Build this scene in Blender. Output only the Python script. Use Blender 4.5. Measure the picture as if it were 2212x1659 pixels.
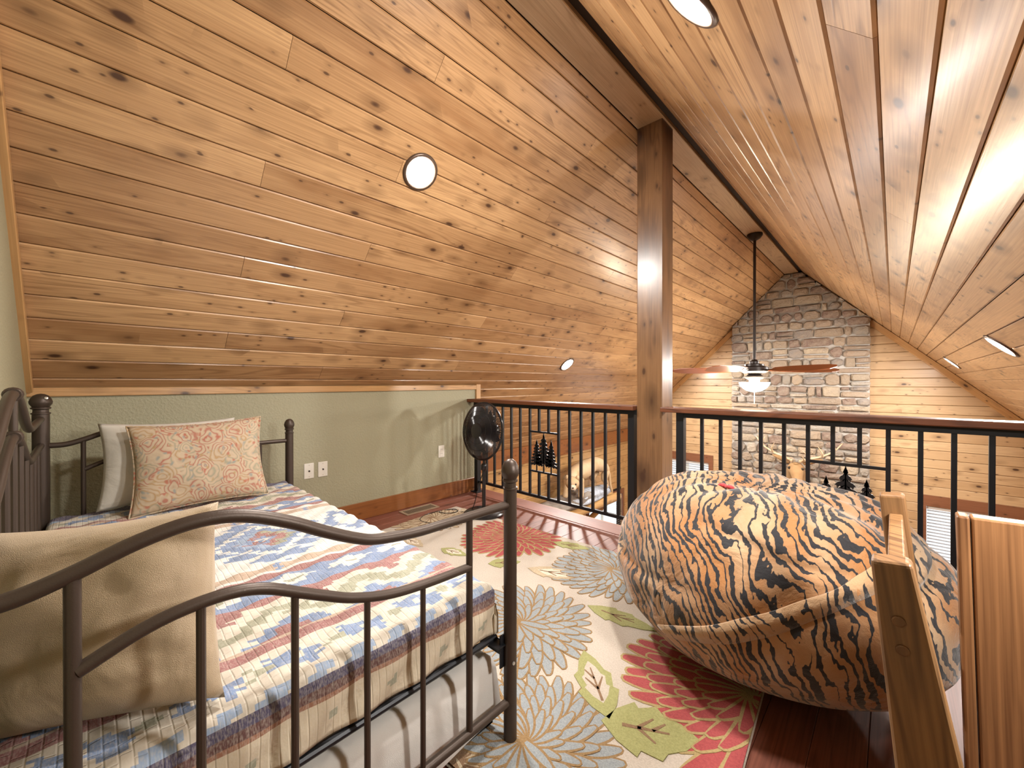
import bpy, bmesh, math, random
from mathutils import Vector, Matrix, noise as mnoise

for o in list(bpy.data.objects):
    bpy.data.objects.remove(o, do_unlink=True)
sc = bpy.context.scene
COL = sc.collection
RNG = random.Random(11)
R2 = math.sqrt(2)

# ------------------------------------------------------------------ camera, world, exposure
cam = bpy.data.cameras.new('camera')
cam.sensor_width = 36.0
cam.sensor_fit = 'HORIZONTAL'
cam.lens = 869.0 / 2212.0 * 36.0
cam.clip_start = 0.02
camo = bpy.data.objects.new('camera', cam)
COL.objects.link(camo)
camo.location = (0, 0, 1.12)
camo.rotation_euler = (math.pi / 2 - math.atan(3.5 / 869.0), 0, math.radians(43.5))
sc.camera = camo

world = bpy.data.worlds.new('sky')
sc.world = world
world.use_nodes = True
wn = world.node_tree.nodes
wn['Background'].inputs[0].default_value = (0.86, 0.94, 1.0, 1)
wn['Background'].inputs[1].default_value = 0.75

sc.view_settings.view_transform = 'Standard'
sc.view_settings.look = 'None'
sc.view_settings.gamma = 1.0
sc.view_settings.use_curve_mapping = False
sc.view_settings.exposure = 0.93
cy = sc.cycles
cy.max_bounces = 7
cy.diffuse_bounces = 4
cy.glossy_bounces = 3
cy.caustics_reflective = False
cy.caustics_refractive = False
cy.use_adaptive_sampling = True
cy.adaptive_threshold = 0.08

P_LOFT, P_HALL, P_FAN = 26.0, 48.0, 42.0          # lamp powers (watts of light)
LAMP_COLOR = (1.0, 0.96, 0.91)

# ------------------------------------------------------------------ material helpers
def mat(name):
    m = bpy.data.materials.new(name)
    m.use_nodes = True
    return m, m.node_tree, m.node_tree.nodes['Principled BSDF']

class NT:
    """tiny node-graph writer"""
    def __init__(s, nt):
        s.nt = nt
    def n(s, t, **kw):
        nd = s.nt.nodes.new(t)
        for k, v in kw.items():
            setattr(nd, k, v)
        return nd
    def put(s, sock, v):
        if hasattr(v, 'is_linked') or hasattr(v, 'links'):
            s.nt.links.new(v, sock)
        else:
            sock.default_value = v
    def math(s, op, a, b=0.0, c=None, clamp=False):
        nd = s.n('ShaderNodeMath', operation=op, use_clamp=clamp)
        s.put(nd.inputs[0], a)
        s.put(nd.inputs[1], b)
        if c is not None:
            s.put(nd.inputs[2], c)
        return nd.outputs[0]
    def vmath(s, op, a, b=(0, 0, 0)):
        nd = s.n('ShaderNodeVectorMath', operation=op)
        s.put(nd.inputs[0], a)
        s.put(nd.inputs[1], b)
        return nd.outputs[0]
    def mix(s, f, a, b, mode='MIX'):
        nd = s.n('ShaderNodeMix', data_type='RGBA', blend_type=mode)
        s.put(nd.inputs[0], f)
        s.put(nd.inputs[6], a if not isinstance(a, tuple) else (*a[:3], 1))
        s.put(nd.inputs[7], b if not isinstance(b, tuple) else (*b[:3], 1))
        return nd.outputs[2]
    def noise(s, vec, scale=5.0, detail=2.0, rough=0.5, dist=0.0):
        nd = s.n('ShaderNodeTexNoise')
        s.put(nd.inputs['Vector'], vec)
        nd.inputs['Scale'].default_value = scale
        nd.inputs['Detail'].default_value = detail
        nd.inputs['Roughness'].default_value = rough
        nd.inputs['Distortion'].default_value = dist
        return nd.outputs['Fac']
    def vor(s, vec, scale=5.0, feature='F1', rand=1.0):
        nd = s.n('ShaderNodeTexVoronoi', feature=feature)
        s.put(nd.inputs['Vector'], vec)
        nd.inputs['Scale'].default_value = scale
        nd.inputs['Randomness'].default_value = rand
        return nd
    def ramp(s, f, *stops, interp='LINEAR'):
        nd = s.n('ShaderNodeValToRGB')
        cr = nd.color_ramp
        cr.interpolation = interp
        while len(cr.elements) < len(stops):
            cr.elements.new(0.5)
        for e, (p, c) in zip(cr.elements, stops):
            e.position = p
            e.color = (c, c, c, 1) if not isinstance(c, tuple) else (*c[:3], 1)
        s.put(nd.inputs[0], f)
        return nd.outputs[0]
    def bump(s, h, strength=0.3, dist=0.01):
        nd = s.n('ShaderNodeBump')
        nd.inputs['Strength'].default_value = strength
        nd.inputs['Distance'].default_value = dist
        s.put(nd.inputs['Height'], h)
        return nd.outputs[0]

def plain(name, col, rough=0.6, metal=0.0, spec=0.5, bump=None):
    m, nt, b = mat(name)
    g = NT(nt)
    b.inputs['Base Color'].default_value = (*col, 1)
    b.inputs['Roughness'].default_value = rough
    b.inputs['Metallic'].default_value = metal
    b.inputs['Specular IOR Level'].default_value = spec
    tc = g.n('ShaderNodeTexCoord').outputs['Object']
    f = g.noise(tc, 60, 3)
    nt.links.new(g.mix(g.math('MULTIPLY', f, 0.25), tuple(col), tuple(c * 0.7 for c in col)), b.inputs['Base Color'])
    if bump:
        nt.links.new(g.bump(g.noise(tc, bump[0], 3), bump[1], 0.004), b.inputs['Normal'])
    return m

def wood(name, light, dark, knot=(0.05, 0.02, 0.01), knots=1.0, rough=0.38, grain=1.0, blotch=1.0, coat=0.25, tone=1.0, axis='X', ks=1.0):
    """stained boards: length along local X; object colour red channel = how dark this board's stain is"""
    m, nt, b = mat(name)
    g = NT(nt)
    tc = g.n('ShaderNodeTexCoord').outputs['Object']
    oi = g.n('ShaderNodeObjectInfo')
    sep = g.n('ShaderNodeSeparateXYZ')
    nt.links.new(tc, sep.inputs[0])
    if axis == 'X':
        X, Y, Z = sep.outputs
    elif axis == 'Z':
        Z, Y, X = sep.outputs
    elif axis == 'Y':
        Y, X, Z = sep.outputs
    rnd = oi.outputs['Random']
    xo = g.math('MULTIPLY_ADD', rnd, 91.7, X)
    yo = g.math('MULTIPLY_ADD', rnd, 53.1, g.math('ADD', Y, g.math('MULTIPLY', Z, 0.8)))
    def V(a, bb, c=0.0):
        cb = g.n('ShaderNodeCombineXYZ')
        g.put(cb.inputs[0], g.math('MULTIPLY', xo, a))
        g.put(cb.inputs[1], g.math('MULTIPLY', yo, bb))
        g.put(cb.inputs[2], c)
        return cb.outputs[0]
    # cathedral grain: contour lines of a long stretched noise, plus fine streaks
    base = g.noise(V(0.55, 7.0), 1.0, 2, 0.45, 0.3)
    rings = g.math('SINE', g.math('MULTIPLY', base, 95.0))
    rings = g.ramp(rings, (0.0, 0.0), (0.45, 0.15), (1.0, 1.0))
    fine = g.noise(V(2.2, 150.0), 1.0, 2, 0.6)
    ringm = g.math('MULTIPLY', rings, g.ramp(g.noise(V(0.5, 4.0, 3.3), 1.0, 2), (0.42, 0.0), (0.7, 1.0)))
    gr = g.math('ADD', g.math('MULTIPLY', ringm, 0.40 * grain), g.math('MULTIPLY', g.ramp(fine, (0.35, 0.0), (0.75, 1.0)), 0.40 * grain), clamp=True)
    # blotchy stain
    bl = g.noise(V(1.3, 7.0, 7.7), 1.0, 3, 0.6)
    bl = g.math('MULTIPLY', g.ramp(bl, (0.50, 0.0), (0.78, 1.0)), 0.75 * blotch, clamp=True)
    # knots
    warp = g.noise(V(9.0, 22.0, 1.1), 1.0, 1)
    def knotlayer(sx, sy, r0, r1, keep, zc):
        vv = g.vor(g.vmath('ADD', V(sx, sy, zc), g.vmath('MULTIPLY', (0.35, 0.35, 0.0), (1, 1, 1))), 1.0)
        d = g.math('ADD', vv.outputs['Distance'], g.math('MULTIPLY', g.math('SUBTRACT', warp, 0.5), r0 * 0.9))
        sc_ = g.n('ShaderNodeSeparateColor')
        nt.links.new(vv.outputs['Color'], sc_.inputs[0])
        k = g.math('GREATER_THAN', sc_.outputs[0], 1.0 - keep)
        core = g.math('MULTIPLY', g.ramp(d, (r0 * 0.55, 1.0), (r0, 0.0)), k)
        halo = g.math('MULTIPLY', g.ramp(d, (r0 * 0.6, 1.0), (r1, 0.0)), k)
        return core, halo
    c1, h1 = knotlayer(5.2 * ks, 10.5 * ks, 0.17, 0.50, min(0.5, 0.30 * knots), 0.37)
    c2, h2 = knotlayer(14.0 * ks, 30.0 * ks, 0.20, 0.45, min(0.5, 0.16 * knots), 4.7)
    core = g.math('MAXIMUM', c1, g.math('MULTIPLY', c2, 0.85))
    halo = g.math('MAXIMUM', h1, g.math('MULTIPLY', h2, 0.6))
    osep = g.n('ShaderNodeSeparateColor')
    nt.links.new(oi.outputs['Color'], osep.inputs[0])
    tonev = g.math('ADD', g.math('MULTIPLY', osep.outputs[0], 0.75 * tone), g.math('MULTIPLY', bl, 0.55), clamp=True)
    c = g.mix(tonev, tuple(light), tuple(dark))
    dk2 = tuple(v * 0.45 for v in dark)
    c = g.mix(gr, c, g.mix(0.5, tuple(dark), dk2))
    c = g.mix(g.math('MULTIPLY', halo, 0.62), c, tuple(v * 0.55 for v in dark))
    c = g.mix(g.math('MULTIPLY', core, 0.92), c, tuple(knot))
    nt.links.new(c, b.inputs['Base Color'])
    b.inputs['Roughness'].default_value = rough
    b.inputs['Coat Weight'].default_value = coat
    b.inputs['Coat Roughness'].default_value = 0.22
    nt.links.new(g.bump(g.math('ADD', g.math('MULTIPLY', gr, -0.6), g.math('MULTIPLY', core, -0.5)), 0.12, 0.003), b.inputs['Normal'])
    return m

M = {}
M['pine'] = wood('stained_pine', (0.62, 0.385, 0.19), (0.25, 0.115, 0.042), rough=0.36, grain=1.25, blotch=1.25, knots=1.25)
M['pine_wall'] = wood('wall_pine', (0.56, 0.385, 0.215), (0.34, 0.19, 0.08), rough=0.45, blotch=0.6, grain=0.8)
M['pine_trim'] = wood('trim_pine', (0.58, 0.34, 0.14), (0.33, 0.16, 0.055), rough=0.42, knots=0.5, blotch=0.5)
M['ridge'] = wood('ridge_board_wood', (0.52, 0.38, 0.25), (0.28, 0.18, 0.10), rough=0.4, knots=0.5)
M['post'] = wood('timber_dark', (0.24, 0.125, 0.055), (0.05, 0.021, 0.010), knots=1.6, rough=0.33, blotch=2.2, axis='X', ks=0.62)
M['base'] = wood('baseboard_wood', (0.33, 0.125, 0.035), (0.12, 0.035, 0.012), rough=0.33, blotch=1.2)
M['floor'] = wood('floor_red_wood', (0.22, 0.074, 0.045), (0.105, 0.030, 0.019), knots=0.15, rough=0.5, grain=1.3, coat=0.03)
M['cap'] = wood('rail_cap_wood', (0.20, 0.065, 0.024), (0.085, 0.025, 0.010), knots=0.3, rough=0.5, grain=1.5, coat=0.03)
M['frame'] = wood('frame_wood', (0.33, 0.175, 0.07), (0.135, 0.062, 0.025), knots=0.35, rough=0.45, grain=1.5, blotch=1.3, axis='Z', coat=0.06)
M['panel'] = wood('panel_wood', (0.34, 0.165, 0.068), (0.16, 0.066, 0.026), knots=0.15, rough=0.42, grain=2.0, axis='Z', coat=0.08)
M['window_wood'] = wood('window_casing', (0.24, 0.10, 0.05), (0.13, 0.05, 0.025), knots=0.4)
M['log'] = wood('log_wood', (0.58, 0.36, 0.155), (0.36, 0.18, 0.06), knots=0.6, axis='X')
M['blade'] = wood('fan_blade_wood', (0.32, 0.10, 0.03), (0.20, 0.055, 0.02), knots=0.0, grain=0.7)
M['gap'] = plain('dark_underlay', (0.030, 0.016, 0.009), 0.9)
M['black'] = plain('black_metal', (0.012, 0.013, 0.016), 0.42, 0.3)
M['bronze'] = plain('bronze_metal', (0.028, 0.022, 0.020), 0.4, 0.5)
M['bed'] = plain('bed_metal', (0.062, 0.043, 0.032), 0.42, 0.45, bump=(400, 0.08))
M['chrome'] = plain('screw_metal', (0.7, 0.68, 0.64), 0.3, 0.8)
M['plastic'] = plain('black_plastic', (0.012, 0.011, 0.012), 0.22)
M['white'] = plain('white_plastic', (0.75, 0.72, 0.64), 0.4)
M['blind'] = plain('blind_white', (0.85, 0.87, 0.88), 0.5)
M['vent'] = plain('vent_metal', (0.42, 0.32, 0.22), 0.45, 0.4)
M['ring'] = plain('light_trim', (0.10, 0.065, 0.045), 0.35, 0.4)
M['mortar'] = plain('mortar', (0.40, 0.375, 0.345), 0.95, bump=(70, 0.5))
M['hall_floor'] = plain('hall_floor', (0.20, 0.09, 0.04), 0.4)
M['plaster_hall'] = plain('hall_wall', (0.50, 0.28, 0.11), 0.6)

def paint():
    m, nt, b = mat('sage_paint')
    g = NT(nt)
    tc = g.n('ShaderNodeTexCoord').outputs['Object']
    f = g.noise(tc, 3.0, 2)
    nt.links.new(g.mix(g.math('MULTIPLY', f, 0.5), (0.345, 0.325, 0.215), (0.30, 0.285, 0.185)), b.inputs['Base Color'])
    b.inputs['Roughness'].default_value = 0.55
    h = g.ramp(g.noise(tc, 75, 3, 0.55), (0.40, 0.0), (0.62, 1.0))
    nt.links.new(g.bump(h, 0.35, 0.004), b.inputs['Normal'])
    return m
M['paint'] = paint()

def fabric(name, col, col2=None, wr=6.0, rough=0.85, st=0.35):
    m, nt, b = mat(name)
    g = NT(nt)
    tc = g.n('ShaderNodeTexCoord').outputs['Object']
    f = g.noise(tc, wr, 4, 0.5, 0.6)
    nt.links.new(g.mix(g.ramp(f, (0.35, 0.0), (0.7, 1.0)), tuple(col), tuple(col2 or [c * 0.86 for c in col])), b.inputs['Base Color'])
    b.inputs['Roughness'].default_value = rough
    b.inputs['Sheen Weight'].default_value = 0.2
    h = g.math('ADD', g.noise(tc, wr, 3, 0.5, 1.2), g.math('MULTIPLY', g.noise(tc, 700, 1), 0.05))
    nt.links.new(g.bump(h, st, 0.03), b.inputs['Normal'])
    return m
M['tan'] = fabric('tan_satin', (0.42, 0.315, 0.20), (0.33, 0.245, 0.15), 4.0, 0.5, 0.6)
M['white_cloth'] = fabric('white_cloth', (0.60, 0.565, 0.50), None, 7.0, 0.85, 0.4)
M['sheet'] = fabric('white_sheet', (0.60, 0.57, 0.53), None, 4.0, 0.85, 0.5)
M['bag_flap'] = None

def quilt_mat():
    m, nt, b = mat('quilt_print')
    g = NT(nt)
    at = g.n('ShaderNodeAttribute')
    at.attribute_name = 'Col'
    tc = g.n('ShaderNodeTexCoord').outputs['Object']
    mp = g.n('ShaderNodeMapping')
    mp.inputs['Scale'].default_value = (1, 3.0, 1)
    nt.links.new(tc, mp.inputs[0])
    f = g.noise(mp.outputs[0], 130, 2)
    c = g.mix(g.math('MULTIPLY', g.ramp(f, (0.4, 0.0), (0.7, 1.0)), 0.35), at.outputs['Color'], (0.55, 0.5, 0.42))
    nt.links.new(c, b.inputs['Base Color'])
    b.inputs['Roughness'].default_value = 0.9
    br = g.n('ShaderNodeTexBrick')
    br.offset = 0.5
    nt.links.new(tc, br.inputs['Vector'])
    br.inputs['Scale'].default_value = 14.0
    br.inputs['Mortar Size'].default_value = 0.035
    br.inputs['Mortar Smooth'].default_value = 1.0
    h = g.math('ADD', g.math('SUBTRACT', 1.0, br.outputs['Fac']), g.math('MULTIPLY', g.noise(tc, 45, 3), 0.6))
    nt.links.new(g.bump(h, 0.35, 0.008), b.inputs['Normal'])
    return m
M['quilt'] = quilt_mat()

def paisley():
    m, nt, b = mat('paisley_print')
    g = NT(nt)
    tc = g.n('ShaderNodeTexCoord').outputs['Object']
    w = g.noise(tc, 9, 2)
    cb = g.n('ShaderNodeCombineXYZ')
    g.put(cb.inputs[0], w)
    g.put(cb.inputs[1], g.noise(tc, 11, 2))
    v = g.vmath('ADD', tc, g.vmath('MULTIPLY', cb.outputs[0], (0.09, 0.09, 0.0)))
    v1 = g.vor(v, 13.0)
    rings = g.math('FRACT', g.math('MULTIPLY', v1.outputs['Distance'], 6.0))
    v2 = g.vor(v, 42.0)
    c = g.mix(g.ramp(rings, (0.0, 0.0), (0.5, 1.0), (1.0, 0.2)), (0.46, 0.36, 0.25), (0.39, 0.295, 0.205))
    line = g.ramp(g.math('ABSOLUTE', g.math('SUBTRACT', rings, 0.5)), (0.05, 1.0), (0.20, 0.0))
    hue = g.ramp(v1.outputs['Color'], (0.3, (0.33, 0.10, 0.07)), (0.5, (0.26, 0.26, 0.18)), (0.7, (0.36, 0.22, 0.09)), interp='CONSTANT')
    c = g.mix(g.math('MULTIPLY', line, 0.75), c, hue)
    dots = g.ramp(v2.outputs['Distance'], (0.16, 1.0), (0.40, 0.0))
    hue2 = g.ramp(v2.outputs['Color'], (0.2, (0.36, 0.11, 0.07)), (0.5, (0.22, 0.24, 0.22)), (0.75, (0.34, 0.23, 0.10)), interp='CONSTANT')
    c = g.mix(g.math('MULTIPLY', dots, 0.8), c, hue2)
    core = g.ramp(v1.outputs['Distance'], (0.05, 1.0), (0.16, 0.0))
    c = g.mix(g.math('MULTIPLY', core, 0.7), c, (0.25, 0.25, 0.22))
    nt.links.new(c, b.inputs['Base Color'])
    b.inputs['Roughness'].default_value = 0.9
    nt.links.new(g.bump(g.noise(tc, 10, 3), 0.3, 0.02), b.inputs['Normal'])
    return m
M['paisley'] = paisley()

def tiger(name, pale=False):
    m, nt, b = mat(name)
    g = NT(nt)
    uv = g.n('ShaderNodeUVMap').outputs[0]
    tc = g.n('ShaderNodeTexCoord').outputs['Object']
    sep = g.n('ShaderNodeSeparateXYZ')
    nt.links.new(uv, sep.inputs[0])
    def V(a, bb, c=0.0):
        cb = g.n('ShaderNodeCombineXYZ')
        g.put(cb.inputs[0], g.math('MULTIPLY', sep.outputs[0], a))
        g.put(cb.inputs[1], g.math('MULTIPLY', sep.outputs[1], bb))
        g.put(cb.inputs[2], c)
        return cb.outputs[0]
    dt = g.n('ShaderNodeVectorMath', operation='DOT_PRODUCT')
    nt.links.new(tc, dt.inputs[0])
    dt.inputs[1].default_value = (0.86, 0.22, 0.46)
    st3 = g.n('ShaderNodeMapping')
    st3.inputs['Rotation'].default_value = (0.0, 0.5, -0.2)
    st3.inputs['Scale'].default_value = (1.0, 0.45, 0.45)
    nt.links.new(tc, st3.inputs[0])
    w1 = g.noise(tc, 3.2, 2)
    w2 = g.noise(st3.outputs[0], 22.0, 3, 0.6)
    ph = g.math('ADD', g.math('MULTIPLY', dt.outputs['Value'], 33.0), g.math('ADD', g.math('MULTIPLY', w1, 9.5), g.math('MULTIPLY', w2, 2.3)))
    tri = g.math('PINGPONG', ph, 0.5)
    width = g.math('MULTIPLY_ADD', g.noise(st3.outputs[0], 22.0, 2), 0.95, -0.275)
    st = g.math('SUBTRACT', width, tri)
    blk = g.ramp(g.math('ADD', st, 0.5 if not pale else 0.42), (0.49, 0.0), (0.515, 1.0))
    bo = g.ramp(g.noise(st3.outputs[0], 7.0, 3), (0.36, 0.0), (0.62, 1.0))
    c = g.mix(bo, (0.47, 0.33, 0.20), (0.36, 0.15, 0.042))
    if pale:
        c = g.mix(0.6, c, (0.52, 0.36, 0.21))
    c = g.mix(g.math('MULTIPLY', g.noise(tc, 90, 2), 0.35), c, (0.35, 0.17, 0.06))
    c = g.mix(blk, c, (0.010, 0.009, 0.012))
    nt.links.new(c, b.inputs['Base Color'])
    b.inputs['Roughness'].default_value = 0.85
    b.inputs['Sheen Weight'].default_value = 0.35
    h = g.math('ADD', g.noise(tc, 6, 4, 0.5, 1.5), g.math('MULTIPLY', g.noise(tc, 400, 1), 0.05))
    nt.links.new(g.bump(h, 0.45, 0.04), b.inputs['Normal'])
    return m
M['tiger'] = tiger('tiger_plush')
M['tiger_pale'] = tiger('tiger_plush_pale', True)

def rugm(name, c1, c2):
    m, nt, b = mat(name)
    g = NT(nt)
    tc = g.n('ShaderNodeTexCoord').outputs['Object']
    f = g.noise(tc, 160, 3, 0.6)
    nt.links.new(g.mix(g.ramp(f, (0.35, 0.0), (0.68, 1.0)), tuple(c1), tuple(c2)), b.inputs['Base Color'])
    b.inputs['Roughness'].default_value = 0.95
    nt.links.new(g.bump(g.noise(tc, 260, 2), 0.6, 0.006), b.inputs['Normal'])
    return m
M['rug_cream'] = rugm('rug_cream', (0.53, 0.46, 0.385), (0.44, 0.38, 0.315))
M['rug_red'] = rugm('rug_red', (0.38, 0.075, 0.07), (0.30, 0.05, 0.055))
M['rug_blue'] = rugm('rug_blue', (0.31, 0.33, 0.33), (0.22, 0.245, 0.26))
M['rug_tan'] = rugm('rug_outline', (0.30, 0.19, 0.085), (0.22, 0.13, 0.055))
M['rug_outline_lime'] = rugm('rug_outline_lime', (0.40, 0.30, 0.13), (0.31, 0.23, 0.10))
M['rug_green'] = rugm('rug_green', (0.35, 0.34, 0.14), (0.27, 0.265, 0.10))
M['rug_brown'] = rugm('rug_brown', (0.25, 0.15, 0.08), (0.19, 0.11, 0.06))
M['rug_beige'] = rugm('rug_beige', (0.50, 0.40, 0.27), (0.40, 0.31, 0.20))
M['rug_white'] = rugm('rug_white', (0.66, 0.58, 0.46), (0.58, 0.50, 0.40))

def stone_mat():
    m, nt, b = mat('field_stone')
    g = NT(nt)
    tc = g.n('ShaderNodeTexCoord').outputs['Object']
    oi = g.n('ShaderNodeObjectInfo')
    v = g.vmath('ADD', tc, g.vmath('MULTIPLY', (13.0, 7.0, 5.0), (1, 1, 1)))
    f = g.noise(tc, 14, 4, 0.6)
    f2 = g.noise(v, 40, 3, 0.6)
    c = g.mix(g.ramp(f, (0.3, 0.0), (0.75, 1.0)), oi.outputs['Color'], (0.30, 0.24, 0.18))
    c = g.mix(g.math('MULTIPLY', g.ramp(f2, (0.5, 0.0), (0.8, 1.0)), 0.45), c, (0.32, 0.28, 0.24))
    nt.links.new(c, b.inputs['Base Color'])
    b.inputs['Roughness'].default_value = 0.85
    nt.links.new(g.bump(g.math('ADD', f, g.math('MULTIPLY', f2, 0.5)), 0.9, 0.03), b.inputs['Normal'])
    return m
M['stone'] = stone_mat()

def emit(name, col, strength):
    m, nt, b = mat(name)
    nt.nodes.remove(b)
    e = nt.nodes.new('ShaderNodeEmission')
    e.inputs[0].default_value = (*col, 1)
    e.inputs[1].default_value = strength
    nt.links.new(e.outputs[0], nt.nodes['Material Output'].inputs[0])
    return m

def glass_mat():
    m, nt, b = mat('window_glass')
    g = NT(nt)
    tr = g.n('ShaderNodeBsdfTransparent')
    gl = g.n('ShaderNodeBsdfGlossy')
    gl.inputs['Roughness'].default_value = 0.02
    mx = g.n('ShaderNodeMixShader')
    mx.inputs[0].default_value = 0.08
    nt.links.new(tr.outputs[0], mx.inputs[1])
    nt.links.new(gl.outputs[0], mx.inputs[2])
    nt.links.new(mx.outputs[0], nt.nodes['Material Output'].inputs[0])
    return m
M['glass'] = glass_mat()

def fur(name, c1, c2, sc_=18.0):
    m, nt, b = mat(name)
    g = NT(nt)
    tc = g.n('ShaderNodeTexCoord').outputs['Object']
    f = g.noise(tc, sc_, 3)
    nt.links.new(g.mix(g.ramp(f, (0.35, 0.0), (0.65, 1.0)), tuple(c1), tuple(c2)), b.inputs['Base Color'])
    b.inputs['Roughness'].default_value = 0.9
    nt.links.new(g.bump(g.noise(tc, 150, 2), 0.4, 0.01), b.inputs['Normal'])
    return m
M['lion'] = fur('cat_fur', (0.52, 0.36, 0.20), (0.62, 0.48, 0.32), 5)
M['muzzle'] = fur('muzzle_fur', (0.70, 0.60, 0.48), (0.60, 0.48, 0.36))
M['deer'] = fur('deer_fur', (0.36, 0.22, 0.10), (0.28, 0.16, 0.07), 7)
M['antler'] = fur('antler_bone', (0.62, 0.50, 0.34), (0.48, 0.35, 0.21))
M['rock'] = fur('rock_base', (0.30, 0.27, 0.24), (0.17, 0.14, 0.12), 7)
M['snow'] = fur('rock_snow', (0.50, 0.56, 0.66), (0.33, 0.37, 0.44), 22)
M['dark'] = plain('dark_detail', (0.02, 0.014, 0.010), 0.3)
M['red_patch'] = fabric('red_patch', (0.55, 0.05, 0.05), (0.42, 0.03, 0.04), 40)

# ------------------------------------------------------------------ mesh helpers
def obj(name, verts, faces, m, parent=None, smooth=False, mw=None, mats=None, fm=None, tone=None):
    me = bpy.data.meshes.new(name)
    me.from_pydata([tuple(v) for v in verts], [], faces)
    for mm in (mats or [m]):
        me.materials.append(M[mm] if isinstance(mm, str) else mm)
    if fm:
        me.polygons.foreach_set('material_index', fm)
    if smooth:
        me.polygons.foreach_set('use_smooth', [True] * len(me.polygons))
    me.update()
    o = bpy.data.objects.new(name, me)
    COL.objects.link(o)
    if parent is not None:
        o.parent = parent
    if mw is not None:
        o.matrix_basis = mw
    if tone is not None:
        o.color = (tone, tone, tone, 1)
    return o

def tag(o, label, cat, group=None):
    o['label'] = label
    o['category'] = cat
    if group:
        o['group'] = group
    return o

def struct(o, label=None):
    o['kind'] = 'structure'
    if label:
        o['label'] = label
    return o

def empty(name, loc=(0, 0, 0)):
    o = bpy.data.objects.new(name, None)
    o.empty_display_size = 0.05
    COL.objects.link(o)
    o.location = loc
    return o

class MB:
    def __init__(s):
        s.v = []
        s.f = []
    def add(s, vs, fs):
        k = len(s.v)
        s.v += [Vector(q) for q in vs]
        s.f += [tuple(i + k for i in f) for f in fs]
        return s
    def box(s, x0, x1, y0, y1, z0, z1):
        return s.add([(x0, y0, z0), (x1, y0, z0), (x1, y1, z0), (x0, y1, z0), (x0, y0, z1), (x1, y0, z1), (x1, y1, z1), (x0, y1, z1)],
                     [(0, 3, 2, 1), (4, 5, 6, 7), (0, 1, 5, 4), (1, 2, 6, 5), (2, 3, 7, 6), (3, 0, 4, 7)])
    def tube(s, pts, r, n=10, caps=True):
        pts = [Vector(p) for p in pts]
        rs = r if isinstance(r, (list, tuple)) else [r] * len(pts)
        t0 = (pts[1] - pts[0]).normalized()
        up = Vector((0, 0, 1)) if abs(t0.z) < 0.9 else Vector((1, 0, 0))
        nrm = (up - t0 * up.dot(t0)).normalized()
        vs = []
        for i, p in enumerate(pts):
            a = pts[max(0, i - 1)]
            b = pts[min(len(pts) - 1, i + 1)]
            t = (b - a).normalized()
            nrm = (nrm - t * nrm.dot(t))
            if nrm.length < 1e-6:
                nrm = t.orthogonal()
            nrm.normalize()
            bn = t.cross(nrm)
            for k in range(n):
                an = 2 * math.pi * k / n
                vs.append(p + (nrm * math.cos(an) + bn * math.sin(an)) * rs[i])
        fs = []
        for i in range(len(pts) - 1):
            for k in range(n):
                a = i * n + k
                b = i * n + (k + 1) % n
                fs.append((a, b, b + n, a + n))
        if caps:
            fs.append(tuple(range(n - 1, -1, -1)))
            fs.append(tuple((len(pts) - 1) * n + k for k in range(n)))
        return s.add(vs, fs)
    def lathe(s, prof, c=(0, 0, 0), n=20):
        c = Vector(c)
        vs = []
        for (r, z) in prof:
            for k in range(n):
                an = 2 * math.pi * k / n
                vs.append(c + Vector((r * math.cos(an), r * math.sin(an), z)))
        fs = []
        for i in range(len(prof) - 1):
            for k in range(n):
                a = i * n + k
                b = i * n + (k + 1) % n
                fs.append((a, b, b + n, a + n))
        fs.append(tuple(range(n - 1, -1, -1)))
        fs.append(tuple((len(prof) - 1) * n + k for k in range(n)))
        return s.add(vs, fs)
    def prism(s, poly, d, tf):
        """poly: 2-D points; tf(u, v, w) -> world"""
        n = len(poly)
        vs = [tf(u, v, 0) for u, v in poly] + [tf(u, v, d) for u, v in poly]
        fs = [tuple(range(n - 1, -1, -1)), tuple(range(n, 2 * n))]
        fs += [(i, (i + 1) % n, n + (i + 1) % n, n + i) for i in range(n)]
        return s.add(vs, fs)
    def xf(s, mtx):
        s.v = [mtx @ v for v in s.v]
        return s
    def build(s, name, m, parent=None, smooth=False, **k):
        return obj(name, s.v, s.f, m, parent, smooth, **k)

def autosmooth(o, ang=40):
    try:
        me = o.data
        me.polygons.foreach_set('use_smooth', [True] * len(me.polygons))
        bm = bmesh.new()
        bm.from_mesh(me)
        for e in bm.edges:
            if len(e.link_faces) == 2 and e.calc_face_angle(0) > math.radians(ang):
                e.smooth = False
        bm.to_mesh(me)
        bm.free()
    except Exception:
        pass
    return o

def bezier(pts, per=8):
    """Catmull-Rom through pts"""
    P = [Vector(p) for p in pts]
    P = [P[0] * 2 - P[1]] + P + [P[-1] * 2 - P[-2]]
    out = []
    for i in range(1, len(P) - 2):
        for k in range(per):
            t = k / per
            a, b, c, d = P[i - 1], P[i], P[i + 1], P[i + 2]
            out.append(0.5 * ((2 * b) + (c - a) * t + (2 * a - 5 * b + 4 * c - d) * t * t + (3 * b - a - 3 * c + d) * t ** 3))
    out.append(P[-2])
    return out

def frame_mtx(o, ex, ey, ez):
    m = Matrix.Identity(4)
    for i, a in enumerate((ex, ey, ez)):
        for r in range(3):
            m[r][i] = a[r]
    for r in range(3):
        m[r][3] = o[r]
    return m

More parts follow.
